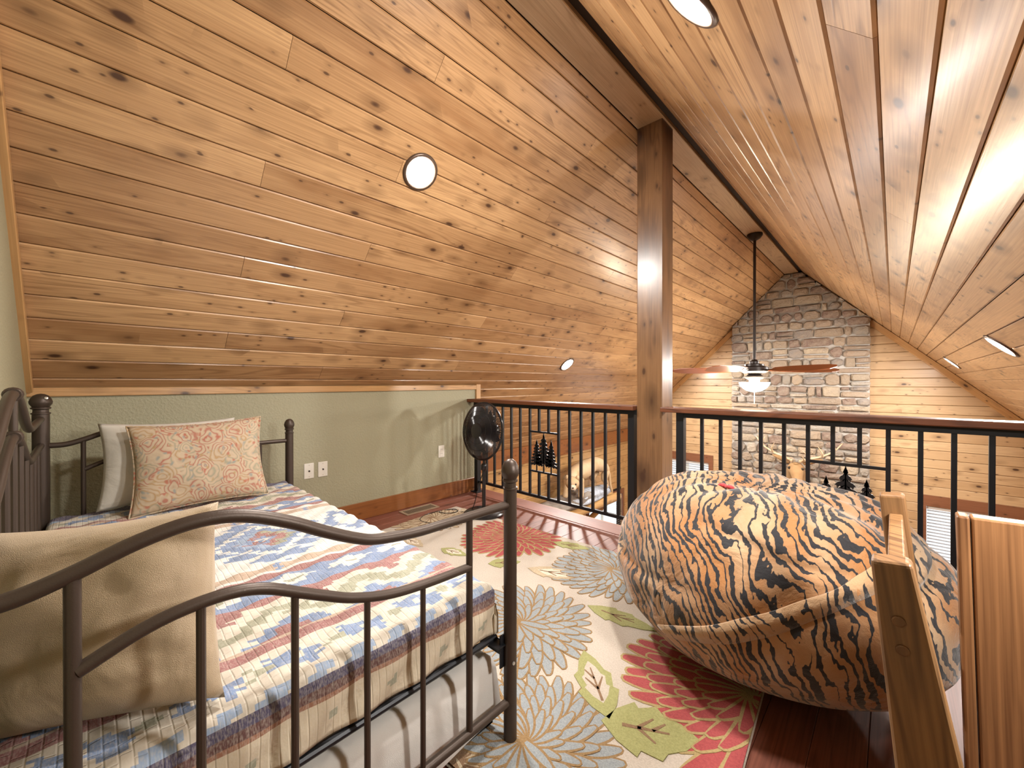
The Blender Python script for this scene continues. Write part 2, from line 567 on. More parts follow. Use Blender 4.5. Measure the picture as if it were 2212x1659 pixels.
def plank(L, W, T=0.018, c=0.0055, parent=None, mw=None, m='pine', tone=0.3, name='plank', ends=0.0008):
    h = L / 2 - ends
    w = W / 2 - 0.0017
    prof = [(-w, -T), (w, -T), (w, -c), (w - c, 0), (-w + c, 0), (-w, -c)]
    vs = [(-h, y, z) for y, z in prof] + [(h, y, z) for y, z in prof]
    fs = [tuple(range(6)), tuple(range(11, 5, -1))] + [((i + 1) % 6, i, 6 + i, 6 + (i + 1) % 6) for i in range(6)]
    return obj(name, vs, fs, m, parent, mw=mw, tone=tone)

def clip_poly(poly, inside, cut):
    out = []
    for i in range(len(poly)):
        a, b = poly[i - 1], poly[i]
        ia, ib = inside(a), inside(b)
        if ia != ib:
            out.append(cut(a, b))
        if ib:
            out.append(b)
    return out

def clip_half(poly, n, c):
    """keep n.p <= c"""
    def ins(p):
        return n[0] * p[0] + n[1] * p[1] <= c
    def cut(a, b):
        da = n[0] * a[0] + n[1] * a[1] - c
        db = n[0] * b[0] + n[1] * b[1] - c
        t = da / (da - db)
        return (a[0] + (b[0] - a[0]) * t, a[1] + (b[1] - a[1]) * t)
    return clip_poly(poly, ins, cut) if poly else poly

# ------------------------------------------------------------------ the setting
XK = -3.156            # knee wall
YB = -0.212            # loft gable wall
YE = 2.86              # loft edge
YG = 8.17              # far gable wall
XL, XR = -4.15, 1.75   # hall side walls
ZF = -2.75             # hall floor
CL, CR = 4.261, 1.84   # z = x + CL on one slope, z = CR - x on the other
XKR = 0.76             # knee wall on the other side
PITCH = 0.1294

def tone_rand(a=0.0, b=0.55):
    t = RNG.uniform(a, b)
    if RNG.random() < 0.14:
        t += 0.3
    return t

# sloped ceilings: dark backing slab + each board
def slope_backing(name, pts):
    lo = pts
    n = 4
    return lo

def make_slope(side):
    if side == 'l':
        nrm = Vector((1, 0, -1)).normalized()
        across = Vector((1, 0, 1)).normalized()
        P = lambda s: Vector((1.093 + s / R2 - CL, 0, 1.093 + s / R2))
        kmin, kmax, smax = -12, 20, (2.926 - 1.093) * R2
    else:
        nrm = Vector((-1, 0, -1)).normalized()
        across = Vector((-1, 0, 1)).normalized()
        # s measured upward from x = -0.031 seam
        P = lambda s: Vector((-0.031 - s / R2, 0, CR + 0.031 + s / R2))
        kmin, kmax, smax = -20, 12, (1.09 - 0.031) * R2
    off = 0.0644 if side == 'l' else 0.0
    s0 = off + PITCH * kmin
    a, b2 = P(s0 - 0.1), P(smax + 0.12)
    d1, d2 = -nrm * 0.019, -nrm * 0.10
    y0, y1 = YB - 0.1, YG + 0.1
    vs = []
    for y in (y0, y1):
        for p, d in ((a, d1), (b2, d1), (b2, d2), (a, d2)):
            q = p + d
            vs.append((q.x, y, q.z))
    back = struct(obj('ceiling', vs, [(0, 1, 2, 3), (7, 6, 5, 4), (0, 4, 5, 1), (1, 5, 6, 2), (2, 6, 7, 3), (3, 7, 4, 0)], 'gap'),
                  'sloped plank ceiling rising from the green knee wall' if side == 'l' else 'sloped plank ceiling over the bean bag side')
    JL = {2: [0.57, 4.23], 0: [1.185, 5.45], 1: [2.395, 6.06], 3: [3.625, 7.28]}
    JR = {0: [1.19, 4.84], 1: [3.02, 6.06], 2: [0.58, 4.23], 3: [2.40, 5.45]}
    dark_l = {7: 0.72, -1: 0.7, 0: 0.75, 2: 0.55, 6: 0.42, 19: 0.6, 18: 0.35}
    for k in range(kmin, kmax):
        sa = off + PITCH * k
        sb = sa + PITCH
        if sa >= smax:
            break
        sb = min(sb, smax)
        if sb - sa < 0.01:
            continue
        mid = P((sa + sb) / 2)
        ys = YB
        if (side == 'l' and k < -1) or (side == 'r' and mid.x > XKR):
            ys = YE - 0.1
        js = [j for j in (JL if side == 'l' else JR)[k % 4] if j > ys + 0.2]
        cuts = [ys] + js + [YG]
        for i in range(len(cuts) - 1):
            L = cuts[i + 1] - cuts[i]
            yc = (cuts[i + 1] + cuts[i]) / 2
            ey = across if side == 'r' else -across
            ex = Vector((0, 1, 0))
            ez = ex.cross(ey)
            if ez.dot(nrm) < 0:
                ey = -ey
                ez = ex.cross(ey)
            t = tone_rand()
            if side == 'l' and k in dark_l and i < 2:
                t = dark_l[k]
            plank(L, sb - sa, parent=back, mw=frame_mtx(Vector((mid.x, yc, mid.z)), ex, ey, ez), m='pine', tone=t)
    return back
ceil_l = make_slope('l')
ceil_r = make_slope('r')

# ridge board
rb = struct(plank(YG - YB, 0.196, 0.03, 0.004, mw=frame_mtx(Vector((-1.237, (YG + YB) / 2, 2.926)), Vector((0, 1, 0)), Vector((1, 0, 0)), Vector((0, 0, -1))), m='ridge', tone=0.15, name='trim_1'),
            'wide flat board running along the ridge')
struct(MB().prism([(-1.36, 2.957), (-1.05, 2.957), (-1.0, 3.02), (-1.21, 3.22), (-1.42, 3.02)], YG - YB + 0.2, lambda u, v, w: (u, YB - 0.1 + w, v)).build('trim_2', 'gap'), 'dark recess beside the ridge board')

# knee wall, gable wall, trims, baseboard
struct(MB().box(XK - 0.1, XK, YB - 0.1, YE - 0.03, -0.3, 1.093).build('wall_left', 'paint'), 'low sage green knee wall')
gw = [(XK - 0.1, -0.3), (XKR + 0.1, -0.3), (XKR + 0.1, CR - XKR - 0.1), (-1.21, 3.05), (XK - 0.1, XK - 0.1 + CL)]
struct(MB().prism(gw, 0.1, lambda u, v, w: (u, YB - w, v)).build('wall_back', 'paint'), 'sage green gable wall behind the daybed')
struct(MB().box(XKR, XKR + 0.1, YB - 0.1, YE, -0.3, CR - XKR).build('wall_right', 'paint'))

def hplank(name, x0, x1, y0, y1, z0, z1, m, along='Y', tone=0.3, face=None, parent=None, c=0.003):
    """box-like board whose local X runs along its length, with eased edges on the room face"""
    cx, cy, cz = (x0 + x1) / 2, (y0 + y1) / 2, (z0 + z1) / 2
    ax = {'X': Vector((1, 0, 0)), 'Y': Vector((0, 1, 0)), 'Z': Vector((0, 0, 1))}[along]
    dims = {'X': x1 - x0, 'Y': y1 - y0, 'Z': z1 - z0}
    fz = Vector(face)
    fa = 'XYZ'[[abs(v) > 0.5 for v in fz].index(True)]
    wa = [q for q in 'XYZ' if q not in (along, fa)][0]
    ey = fz.cross(ax)
    o = Vector((cx, cy, cz)) + fz * dims[fa] / 2
    return plank(dims[along], dims[wa] + 0.0024, dims[fa], c, parent, frame_mtx(o, ax, ey, fz), m, tone, name, 0.0)

struct(hplank('trim_3', XK - 0.005, XK + 0.018, YB, YE - 0.06, 1.046, 1.093, 'pine_trim', face=(1, 0, 0), tone=0.25), 'light pine strip along the top of the knee wall')
struct(hplank('trim_4', XK - 0.04, XK + 0.02, YE - 0.09, YE - 0.03, 0.952, 1.10, 'pine_trim', along='Z', face=(1, 0, 0), tone=0.3), 'short pine corner strip at the end of the knee wall')
struct(hplank('baseboard_left', XK - 0.005, XK + 0.016, YB, YE - 0.09, 0, 0.14, 'base', face=(1, 0, 0), tone=0.35), 'tall dark stained baseboard')
struct(hplank('baseboard_back', XK, XKR, YB - 0.005, YB + 0.016, 0, 0.14, 'base', along='X', face=(0, 1, 0), tone=0.35))
# sloping trim on the loft gable, under the ceiling boards
for nm, sgn in (('trim_5', 1), ('trim_6', -1)):
    if sgn > 0:
        a, b = Vector((XK, 0, XK + CL)), Vector((-1.335, 0, 2.926))
    else:
        a, b = Vector((XKR, 0, CR - XKR)), Vector((-1.09, 0, 2.93))
    d = (b - a).normalized()
    nn = Vector((d.z, 0, -d.x)) if sgn > 0 else Vector((-d.z, 0, d.x))
    ctr = (a + b) / 2 + nn * 0.028
    ey = Vector((0, 1, 0)).cross(d)
    struct(plank((b - a).length, 0.052, 0.022, 0.003, None, frame_mtx(Vector((ctr.x, YB + 0.022, ctr.z)), d, ey, Vector((0, 1, 0))), 'pine_trim', 0.3, nm), 'pine strip along the gable under the ceiling')

# loft floor: slab + boards running along Y, edge board along X
fl = struct(MB().box(XK, XKR, YB, YE, -0.30, -0.014).build('floor', 'gap'), 'dark red wooden loft floor')
x = XK
seam0 = -0.3135
k0 = math.floor((XK - seam0) / 0.13)
for k in range(k0, 9):
    xa, xb = max(XK, seam0 + 0.13 * k), min(XKR, seam0 + 0.13 * (k + 1))
    if xb - xa < 0.01:
        continue
    j = 0.35 + ((k * 0.731) % 1.0) * 1.9
    for (ya, yb) in ((YB, j), (j, 2.67)):
        hplank('plank', xa, xb, ya, yb, -0.014, 0, 'floor', face=(0, 0, 1), tone=RNG.uniform(0.0, 0.4), parent=fl, c=0.0018)
hplank('plank', XK, XKR, 2.67, YE, -0.03, 0.004, 'floor', along='X', face=(0, 0, 1), tone=0.05, parent=fl)
struct(hplank('trim_7', XL, XR, YE, YE + 0.025, -0.36, -0.004, 'pine_trim', along='X', face=(0, 1, 0)), 'fascia board under the loft edge')

# hall below
struct(MB().box(XL - 0.1, XR + 0.1, YE - 3.2, YG + 0.1, ZF - 0.1, ZF).build('floor', 'hall_floor'), 'lower room floor')
struct(MB().box(XL, XR, YE - 3.2, YE - 3.1, ZF, -0.3).build('wall_under', 'plaster_hall'))
struct(MB().box(XR, XR + 0.1, YE - 3.2, YG, ZF, 0.2).build('wall_hall_right', 'plaster_hall'))

def wall_with_holes(name, u0, u1, z0, z1, holes, tf, t=0.1, m='gap'):
    us = sorted({u0, u1, *[h[0] for h in holes], *[h[1] for h in holes]})
    b = MB()
    for i in range(len(us) - 1):
        ua, ub = us[i], us[i + 1]
        mid = (ua + ub) / 2
        segs = [(z0, z1)]
        for h in holes:
            if h[0] < mid < h[1]:
                segs = [s for q in segs for s in ((q[0], h[2]), (h[3], q[1]))]
        for a, c in segs:
            if c - a > 1e-4:
                b.prism([(ua, a), (ub, a), (ub, c), (ua, c)], t, tf)
    return b.build(name, m)

WIN_G = [(0.34, 1.36, -1.95, -0.62), (-3.42, -2.56, -1.95, -0.42)]      # far gable windows: x0, x1, z0, z1
WIN_L = [(6.45, 7.72, -2.35, -1.20)]                                    # side wall window: y0, y1, z0, z1
gback = wall_with_holes('wall_far', XL, XR, ZF, 0.62, WIN_G, lambda u, v, w: (u, YG + 0.019 + w, v))
struct(gback, 'pine boarded gable wall around the stone chimney')
gt = [(XL, 0.62), (XR, 0.62), (XR, 0.5), (-1.21, 3.05), (XL, 0.4)]
gt = [(XL, 0.62), (XR, 0.62), (-1.21, 3.25)]
MB().prism(gt, 0.1, lambda u, v, w: (u, YG + 0.019 + w, v)).build('gable_backing', 'gap', gback)
CHX0, CHX1, CHY = -2.125, -0.262, 8.02
z = ZF
kz0 = -0.094 - 0.1275 * 21
k = 0
while True:
    za = kz0 + 0.1275 * k
    zb = za + 0.1275
    k += 1
    if za > 2.1:
        break
    if zb < ZF + 0.02:
        continue
    zm = (za + zb) / 2
    segs = [(max(XL, zm - CL), CHX0 + 0.03), (CHX1 - 0.03, min(XR, CR - zm))]
    for h in WIN_G:
        if za < h[3] + 0.02 and zb > h[2] - 0.02:
            segs = [s for q in segs for s in ([(q[0], h[0]), (h[1], q[1])] if q[0] < h[0] and q[1] > h[1] else [q])]
    for a, b2 in segs:
        if b2 - a > 0.04:
            plank(b2 - a, 0.1275, parent=gback, mw=frame_mtx(Vector(((a + b2) / 2, YG, zm)), Vector((1, 0, 0)), Vector((0, 0, 1)), Vector((0, -1, 0))), m='pine_wall', tone=tone_rand(0, 0.35))
for nm, sgn in (('trim_8', 1), ('trim_9', -1)):
    if sgn > 0:
        a, b = Vector((XL, 0, XL + CL)), Vector((-2.1, 0, -2.1 + CL))
    else:
        a, b = Vector((XR, 0, CR - XR)), Vector((-0.27, 0, CR + 0.27))
    d = (b - a).normalized()
    nn = Vector((d.z, 0, -d.x)) if sgn > 0 else Vector((-d.z, 0, d.x))
    ctr = (a + b) / 2 + nn * 0.045
    ey = Vector((0, -1, 0)).cross(d)
    struct(plank((b - a).length, 0.085, 0.02, 0.003, None, frame_mtx(Vector((ctr.x, YG - 0.02, ctr.z)), d, ey, Vector((0, -1, 0))), 'pine_trim', 0.12, nm), 'pine strip on the far gable under the slope')

lback = struct(wall_with_holes('wall_hall_left', YE - 3.2, YG + 0.1, ZF, 0.15, WIN_L, lambda u, v, w: (XL - 0.019 - w, u, v)), 'pine boarded side wall behind the mountain lion')
for k in range(0, 24):
    za = ZF + 0.02 + 0.1275 * k
    zb = za + 0.1275
    if za > 0.02:
        break
    zm = (za + zb) / 2
    segs = [(YE - 2.0, 5.2 + 0.6 * (k % 3)), (5.2 + 0.6 * (k % 3), YG)]
    for h in WIN_L:
        if za < h[3] + 0.02 and zb > h[2] - 0.02:
            segs = [(YE - 2.0, h[0]), (h[1], YG)]
    for a, b2 in segs:
        plank(b2 - a, 0.1275, parent=lback, mw=frame_mtx(Vector((XL, (a + b2) / 2, zm)), Vector((0, 1, 0)), Vector((0, 0, -1)), Vector((1, 0, 0))), m='log', tone=tone_rand(0, 0.3))
struct(hplank('trim_10', XL, XL + 0.07, YE, YG, -0.12, 0.14, 'base', face=(1, 0, 0), tone=0.15), 'dark stained beam at the top of the hall side wall')

# ------------------------------------------------------------------ windows with blinds
def window(idx, u0, u1, z0, z1, tf, label, slat_tilt, header=None):
    """tf(u, w, z): w = distance into the room from the wall face"""
    root = struct(empty('window_%d' % idx, tf((u0 + u1) / 2, 0, z0)), label)
    inv = Vector(root.location)
    def part(name, b, m, **k):
        b.v = [v - inv for v in b.v]
        return b.build(name, m, root, **k)
    def bx(b, ua, ub, wa, wb, za, zb):
        return b.add([tf(ua, wa, za), tf(ub, wa, za), tf(ub, wb, za), tf(ua, wb, za), tf(ua, wa, zb), tf(ub, wa, zb), tf(ub, wb, zb), tf(ua, wb, zb)],
                     [(0, 3, 2, 1), (4, 5, 6, 7), (0, 1, 5, 4), (1, 2, 6, 5), (2, 3, 7, 6), (3, 0, 4, 7)])
    cw = 0.075
    part('casing', bx(MB(), u0 - cw, u1 + cw, 0.0, 0.025, z1, z1 + (header or 0.09)), 'window_wood', tone=0.1)
    part('casing', bx(MB(), u0 - cw, u0, 0.0, 0.025, z0 - 0.05, z1), 'window_wood', tone=0.1)
    part('casing', bx(MB(), u1, u1 + cw, 0.0, 0.025, z0 - 0.05, z1), 'window_wood', tone=0.1)
    part('sill', bx(MB(), u0 - cw, u1 + cw, 0.0, 0.05, z0 - 0.05, z0), 'window_wood', tone=0.1)
    part('pane', bx(MB(), u0, u1, -0.09, -0.085, z0, z1), 'glass')
    um = (u0 + u1) / 2
    part('mullion', bx(MB(), um - 0.025, um + 0.025, -0.10, -0.07, z0, z1), 'white')
    part('head_rail', bx(MB(), u0 + 0.005, u1 - 0.005, -0.06, -0.005, z1 - 0.05, z1 - 0.002), 'blind')
    n = int((z1 - z0 - 0.08) / 0.044)
    for i in range(n):
        zc = z1 - 0.075 - i * 0.044
        a = slat_tilt
        cw2, sw = 0.024 * math.cos(a), 0.024 * math.sin(a)
        t = 0.0016
        pts = [(-cw2, -sw), (cw2, sw), (cw2, sw + t), (-cw2, -sw + t)]
        vs = [tf(u0 + 0.008, -0.033 + p, zc + q) for p, q in pts] + [tf(u1 - 0.008, -0.033 + p, zc + q) for p, q in pts]
        part('slat', MB().add(vs, [(0, 1, 2, 3), (7, 6, 5, 4), (0, 4, 5, 1), (1, 5, 6, 2), (2, 6, 7, 3), (3, 7, 4, 0)]), 'blind')
    return root
tfg = lambda u, w, zz: Vector((u, YG - w, zz))
tfl = lambda u, w, zz: Vector((XL + w, u, zz))
window(1, *WIN_G[0], tfg, 'window with white blinds on the far gable beyond the bean bag', math.radians(35), 0.15)
window(2, *WIN_G[1], tfg, 'window with white blinds beside the stone chimney', math.radians(35), 0.15)
window(3, *WIN_L[0], tfl, 'window with white blinds below the mountain lion ledge', math.radians(35))

# ------------------------------------------------------------------ stone chimney
ch = empty('stone_chimney', (0, CHY, ZF))
tag(ch, 'tall stone chimney of brown and grey field stones reaching the ridge', 'chimney')
pent = [(CHX0, ZF), (CHX1, ZF), (CHX1, CR - CHX1 - 0.004), (-1.13, 2.924), (-1.34, 2.924), (CHX0, CHX0 + CL - 0.004)]
MB().prism(pent, YG + 0.01 - (CHY + 0.03), lambda u, v, w: (u, 0.03 + w, v - ZF)).build('mortar', 'mortar', ch)
STC = [(0.48, 0.36, 0.24), (0.42, 0.31, 0.21), (0.36, 0.26, 0.18), (0.20, 0.115, 0.09), (0.25, 0.165, 0.13), (0.38, 0.36, 0.32), (0.54, 0.44, 0.31), (0.24, 0.215, 0.20), (0.60, 0.53, 0.43)]
STW = [4, 4, 3, 3, 2, 2, 3, 2, 1]
rects = []
srng = random.Random(5)
def split(x0, x1, z0, z1, depth):
    w, h = x1 - x0, z1 - z0
    if w * h < srng.uniform(0.020, 0.075) and w < 0.55 and h < 0.21:
        rects.append((x0, x1, z0, z1))
        return
    if h > 0.20 or (w < h * 2.0 and h > 0.13) and srng.random() < 0.8:
        if h > 0.6 or w < h * 1.5 or srng.random() < 0.6 or w < 0.25:
            q = z0 + h * srng.uniform(0.36, 0.64)
            split(x0, x1, z0, q, depth + 1)
            split(x0, x1, q, z1, depth + 1)
            return
    if w > 0.18:
        q = x0 + w * srng.uniform(0.32, 0.68)
        split(x0, q, z0, z1, depth + 1)
        split(q, x1, z0, z1, depth + 1)
        return
    rects.append((x0, x1, z0, z1))
zz = -0.95
while zz < 3.0:
    hh = srng.uniform(0.28, 0.46)
    split(CHX0 - 0.015, CHX1 + 0.015, zz, zz + hh, 0)
    zz += hh
ns = 0
for (x0, x1, z0, z1) in rects:
    gp = 0.008
    x0, x1, z0, z1 = x0 + gp, x1 - gp, z0 + gp, z1 - gp
    w, h = x1 - x0, z1 - z0
    if w < 0.02 or h < 0.015:
        continue
    c = min(w, h) * srng.uniform(0.12, 0.42)
    j = lambda: srng.uniform(-0.012, 0.012)
    poly = []
    for (px_, pz_, sx, sz) in ((x0, z0, 1, 1), (x1, z0, -1, 1), (x1, z1, -1, -1), (x0, z1, 1, -1)):
        e1 = (px_ + j() * 0.6, pz_ + sz * c * srng.uniform(0.5, 1.1))
        e2 = (px_ + sx * c * srng.uniform(0.5, 1.3), pz_ + j() * 0.6)
        poly += [e1, e2] if (sx * sz > 0) else [e2, e1]
    cx, cz = (x0 + x1) / 2, (z0 + z1) / 2
    poly.sort(key=lambda p: math.atan2((p[1] - cz) / h, (p[0] - cx) / w))
    edge = CHX0 - 0.012, CHX1 + 0.012
    poly = clip_half(poly, (-1, 1), CL - 0.012)
    poly = clip_half(poly, (1, 1), CR - 0.012)
    poly = clip_half(poly, (0, 1), 2.915)
    poly = clip_half(poly, (-1, 0), -edge[0])
    poly = clip_half(poly, (1, 0), edge[1])
    if len(poly) < 3:
        continue
    ar = 0.5 * abs(sum(poly[i - 1][0] * poly[i][1] - poly[i][0] * poly[i - 1][1] for i in range(len(poly))))
    if ar < 0.0006:
        continue
    cx = sum(p[0] for p in poly) / len(poly)
    cz = sum(p[1] for p in poly) / len(poly)
    dep = srng.uniform(0.0, 0.035)
    n = len(poly)
    vs = [(p[0] - cx, 0.06, p[1] - cz) for p in poly]
    vs += [(p[0] - cx, -dep * 0.4 + 0.012, p[1] - cz) for p in poly]
    sh = 1 - min(0.35, 0.016 / max(0.03, min(w, h)) * 1.6)
    vs += [((p[0] - cx) * sh, -dep + srng.uniform(-0.006, 0.006), (p[1] - cz) * sh) for p in poly]
    vs += [(srng.uniform(-0.1, 0.1) * w, -dep - srng.uniform(0.0, 0.012), srng.uniform(-0.1, 0.1) * h)]
    fs = []
    for r in range(2):
        for i in range(n):
            a, b = r * n + i, r * n + (i + 1) % n
            fs.append((a, b, b + n, a + n))
    fs += [(2 * n + i, 2 * n + (i + 1) % n, 3 * n) for i in range(n)]
    o = obj('stone', vs, fs, 'stone', ch, mw=Matrix.Translation((cx, 0, cz - ZF)))
    col = srng.choices(STC, STW)[0]
    f = srng.uniform(0.55, 0.9)
    o.color = (col[0] * f, col[1] * f, col[2] * f, 1)
    ns += 1

# ------------------------------------------------------------------ timber post at the railing
pm = MB().box(-2.95 / 2, 2.95 / 2, -0.0925, 0.0925, -0.0915, 0.0915)
po = obj('timber_post', pm.v, pm.f, 'post', None, tone=0.2,
         mw=frame_mtx(Vector((-1.2425, 2.7955, 1.4755)), Vector((0, 0, 1)), Vector((1, 0, 0)), Vector((0, 1, 0))))
bv = po.modifiers.new('bevel', 'BEVEL')
bv.width = 0.006
bv.segments = 2
tag(po, 'dark knotty square timber post between the two railing sections', 'post')

# ------------------------------------------------------------------ railings
YR = 2.74
def pine_cutout(parent, x0, x1, z0, z1, seed):
    b = MB()
    r = random.Random(seed)
    t = 0.006
    tf = lambda u, v, w: (u, YR - t / 2 + w, v)
    def tree(cx, zb, zt, wid, trunk):
        hgt = zt - zb
        b.prism([(cx - trunk, zb), (cx + trunk, zb), (cx + 0.002, zt), (cx - 0.002, zt)], t, tf)
        n = 8
        for i in range(n):
            f = i / (n - 1)
            zc = zb + hgt * (0.22 + 0.70 * f)
            w = wid * (1 - f) ** 0.8 + 0.010
            dz = hgt * 0.086
            for s in (-1, 1):
                ww = w * r.uniform(0.85, 1.1)
                p = [(cx, zc + dz * 1.15), (cx + s * ww * 0.45, zc + dz * 0.45), (cx + s * ww * 0.70, zc + dz * 0.30), (cx + s * ww, zc - dz * 0.25),
                     (cx + s * ww * 0.80, zc - dz * 0.30), (cx + s * ww * 0.72, zc - dz * 0.75), (cx + s * ww * 0.5, zc - dz * 0.35),
                     (cx + s * ww * 0.36, zc - dz * 0.72), (cx, zc - dz * 0.05)]
                if s < 0:
                    p = p[::-1]
                b.prism(p, t, tf)
        b.prism([(cx - 0.012, zt - 0.035), (cx + 0.012, zt - 0.035), (cx, zt)], t, tf)
    xm = (x0 + x1) / 2
    w = x1 - x0
    tree(xm - w * 0.005, z0, z1 - 0.004, w * 0.33, 0.007)
    tree(xm - w * 0.27, z0, z0 + (z1 - z0) * 0.80, w * 0.225, 0.006)
    tree(xm + w * 0.27, z0, z0 + (z1 - z0) * 0.82, w * 0.225, 0.006)
    return b.build('tree_cutout', 'black', parent)

def railing(x0, x1, bal, panel, newels, label, capx, seed):
    root = empty('railing', ((x0 + x1) / 2, YR, 0))
    tag(root, label, 'railing', 'loft railing sections')
    inv = Vector(root.location)
    def part(name, b, m, **k):
        b.v = [v - inv for v in b.v]
        return b.build(name, m, root, **k)
    cp = MB().box(-(capx[1] - capx[0]) / 2, (capx[1] - capx[0]) / 2, -0.072, 0.072, -0.016, 0.016)
    o = obj('rail_cap', cp.v, cp.f, 'cap', root, tone=0.3, mw=Matrix.Translation(Vector(((capx[0] + capx[1]) / 2, YR - 0.014, 0.936)) - inv))
    bv = o.modifiers.new('bevel', 'BEVEL')
    bv.width = 0.005
    bv.segments = 2
    part('top_rail', MB().box(x0, x1, YR - 0.022, YR + 0.022, 0.886, 0.92), 'black')
    part('bottom_rail', MB().box(x0, x1, YR - 0.011, YR + 0.011, 0.098, 0.122), 'black')
    h = 0.0095
    for x in bal:
        part('baluster', MB().box(x - h, x + h, YR - h, YR + h, 0.122, 0.886), 'black')
    xa, xb, zlo, zhi = panel
    for x in (xa, xb):
        part('baluster', MB().box(x - h, x + h, YR - h, YR + h, 0.122, 0.886), 'black')
    for zc in (zlo, zhi):
        part('cross_bar', MB().box(xa, xb, YR - h * 0.8, YR + h * 0.8, zc - h * 0.8, zc + h * 0.8), 'black')
    for i in (1, 2):
        x = xa + (xb - xa) * i / 3
        part('baluster', MB().box(x - h, x + h, YR - h, YR + h, zhi, 0.886), 'black')
        part('baluster', MB().box(x - h, x + h, YR - h, YR + h, 0.122, zlo), 'black')
    for x in newels:
        part('newel', MB().box(x - 0.024, x + 0.024, YR - 0.024, YR + 0.024, 0.006, 0.92), 'black')
        part('base_plate', MB().box(x - 0.05, x + 0.05, YR - 0.05, YR + 0.05, 0.004, 0.012), 'black')
    c = pine_cutout(root, xa + 0.01, xb - 0.01, zlo + 0.007, zhi - 0.004, seed)
    c.data.transform(Matrix.Translation(-inv))
    return root
railing(-3.12, -1.345, [-2.947, -2.835, -2.721, -2.607, -2.494, -1.943, -1.831, -1.72, -1.609, -1.497], (-2.376, -2.056, 0.33, 0.682), [-3.085, -1.386],
        'black iron railing with pine tree cutout between knee wall and timber post', (-3.155, -1.34), 3)
railing(-1.06, 0.745, [-0.901, -0.789, -0.679, -0.569, -0.454, 0.094, 0.202, 0.315, 0.427, 0.54], (-0.343, -0.019, 0.33, 0.687), [-1.035, 0.70],
        'black iron railing with pine tree cutout behind the tiger print bean bag', (-1.145, 0.755), 4)

# ------------------------------------------------------------------ lamps
def disc_light(name, P, nrm, power, label, r=0.082, group='recessed ceiling lights'):
    nrm = Vector(nrm).normalized()
    ex = Vector((0, 1, 0))
    ey = nrm.cross(ex)
    root = empty(name, P)
    root.matrix_basis = frame_mtx(Vector(P), ex, ey, nrm)
    tag(root, label, 'ceiling light', group)
    n = 40
    prof = [(r + 0.022, -0.004), (r + 0.022, 0.004), (r + 0.014, 0.010), (r, 0.009), (r - 0.002, -0.004)]
    vs, fs = [], []
    for (q, z_) in prof:
        for k in range(n):
            an = 2 * math.pi * k / n
            vs.append((q * math.cos(an), q * math.sin(an), z_))
    for i in range(len(prof) - 1):
        for k in range(n):
            a, b = i * n + k, i * n + (k + 1) % n
            fs.append((a, b, b + n, a + n))
    obj('trim_ring', vs, fs, 'ring', root, True)
    L = power / (math.pi * math.pi * r * r)
    lm = emit('lamp_lens', LAMP_COLOR, L)
    vs = [(r * math.cos(2 * math.pi * k / n), r * math.sin(2 * math.pi * k / n), 0.003) for k in range(n)]
    obj('lens', vs, [tuple(range(n))], lm, root)
    return root
NL, NR = (1, 0, -1), (-1, 0, -1)
disc_light('recessed_light', (-1.95, 1.30, -1.95 + CL), NL, P_LOFT, 'bright recessed light in the slope above the daybed')
disc_light('recessed_light', (-0.463, 1.30, CR + 0.463), NR, P_LOFT, 'recessed light cut by the top edge of the picture')
disc_light('recessed_light', (-2.919, 4.06, -2.919 + CL), NL, P_HALL, 'recessed light low on the slope beyond the railing')
disc_light('recessed_light', (0.49, 3.95, CR - 0.49), NR, P_HALL, 'larger of two recessed lights low on the slope at the picture edge')
disc_light('recessed_light', (0.49, 6.90, CR - 0.49), NR, P_HALL, 'smaller of two recessed lights low on the slope near the far gable')
disc_light('recessed_light', (0.49, 1.00, CR - 0.49), NR, P_LOFT * 0.5, 'added recessed light, out of view low on the slope above the pine screen')  # extra unseen lamp continuing the row, added to brighten the dark lower right
disc_light('recessed_light', (-2.92, 6.90, -2.92 + CL), NL, P_HALL, 'recessed light hidden behind the timber post')

# ------------------------------------------------------------------ ceiling fan
fx, fy = -1.235, 5.6
fan = empty('ceiling_fan', (fx, fy, 2.926))
tag(fan, 'ceiling fan with reddish wooden blades, long down rod and glowing bowl light', 'ceiling fan')
def fz(z_):
    return z_ - 2.926
autosmooth(MB().lathe([(0.085, fz(2.925)), (0.085, fz(2.905)), (0.06, fz(2.87)), (0.02, fz(2.845))], n=24).build('canopy', 'bronze', fan))
autosmooth(MB().lathe([(0.016, fz(2.87)), (0.016, fz(1.36))], n=14).build('down_rod', 'bronze', fan))
autosmooth(MB().lathe([(0.02, fz(1.40)), (0.05, fz(1.375)), (0.05, fz(1.35)), (0.105, fz(1.34)), (0.105, fz(1.32)), (0.15, fz(1.305)), (0.155, fz(1.255)), (0.12, fz(1.235)), (0.06, fz(1.225))], n=28).build('motor_housing', 'bronze', fan))
autosmooth(MB().lathe([(0.06, fz(1.225)), (0.10, fz(1.19)), (0.095, fz(1.17)), (0.06, fz(1.155)), (0.055, fz(1.125)), (0.08, fz(1.12))], n=28).build('light_fitter', 'bronze', fan))
bowl_prof = [(0.165, fz(1.118)), (0.16, fz(1.10)), (0.145, fz(1.075)), (0.12, fz(1.045)), (0.08, fz(1.02)), (0.03, fz(1.005)), (0.004, fz(1.003))]
bowl_area = 0.12
bowl = autosmooth(MB().lathe(bowl_prof, n=32).build('light_bowl', emit('bowl_glow', (1.0, 0.86, 0.66), P_FAN / (math.pi * bowl_area)), fan))
MB().tube([(0, 0, fz(1.003)), (0, 0, fz(0.86))], 0.003, 6).build('pull_chain', 'white', fan)
Rv = Vector((math.cos(math.radians(43.5)), math.sin(math.radians(43.5)), 0))
base_ang = math.radians(43.5)
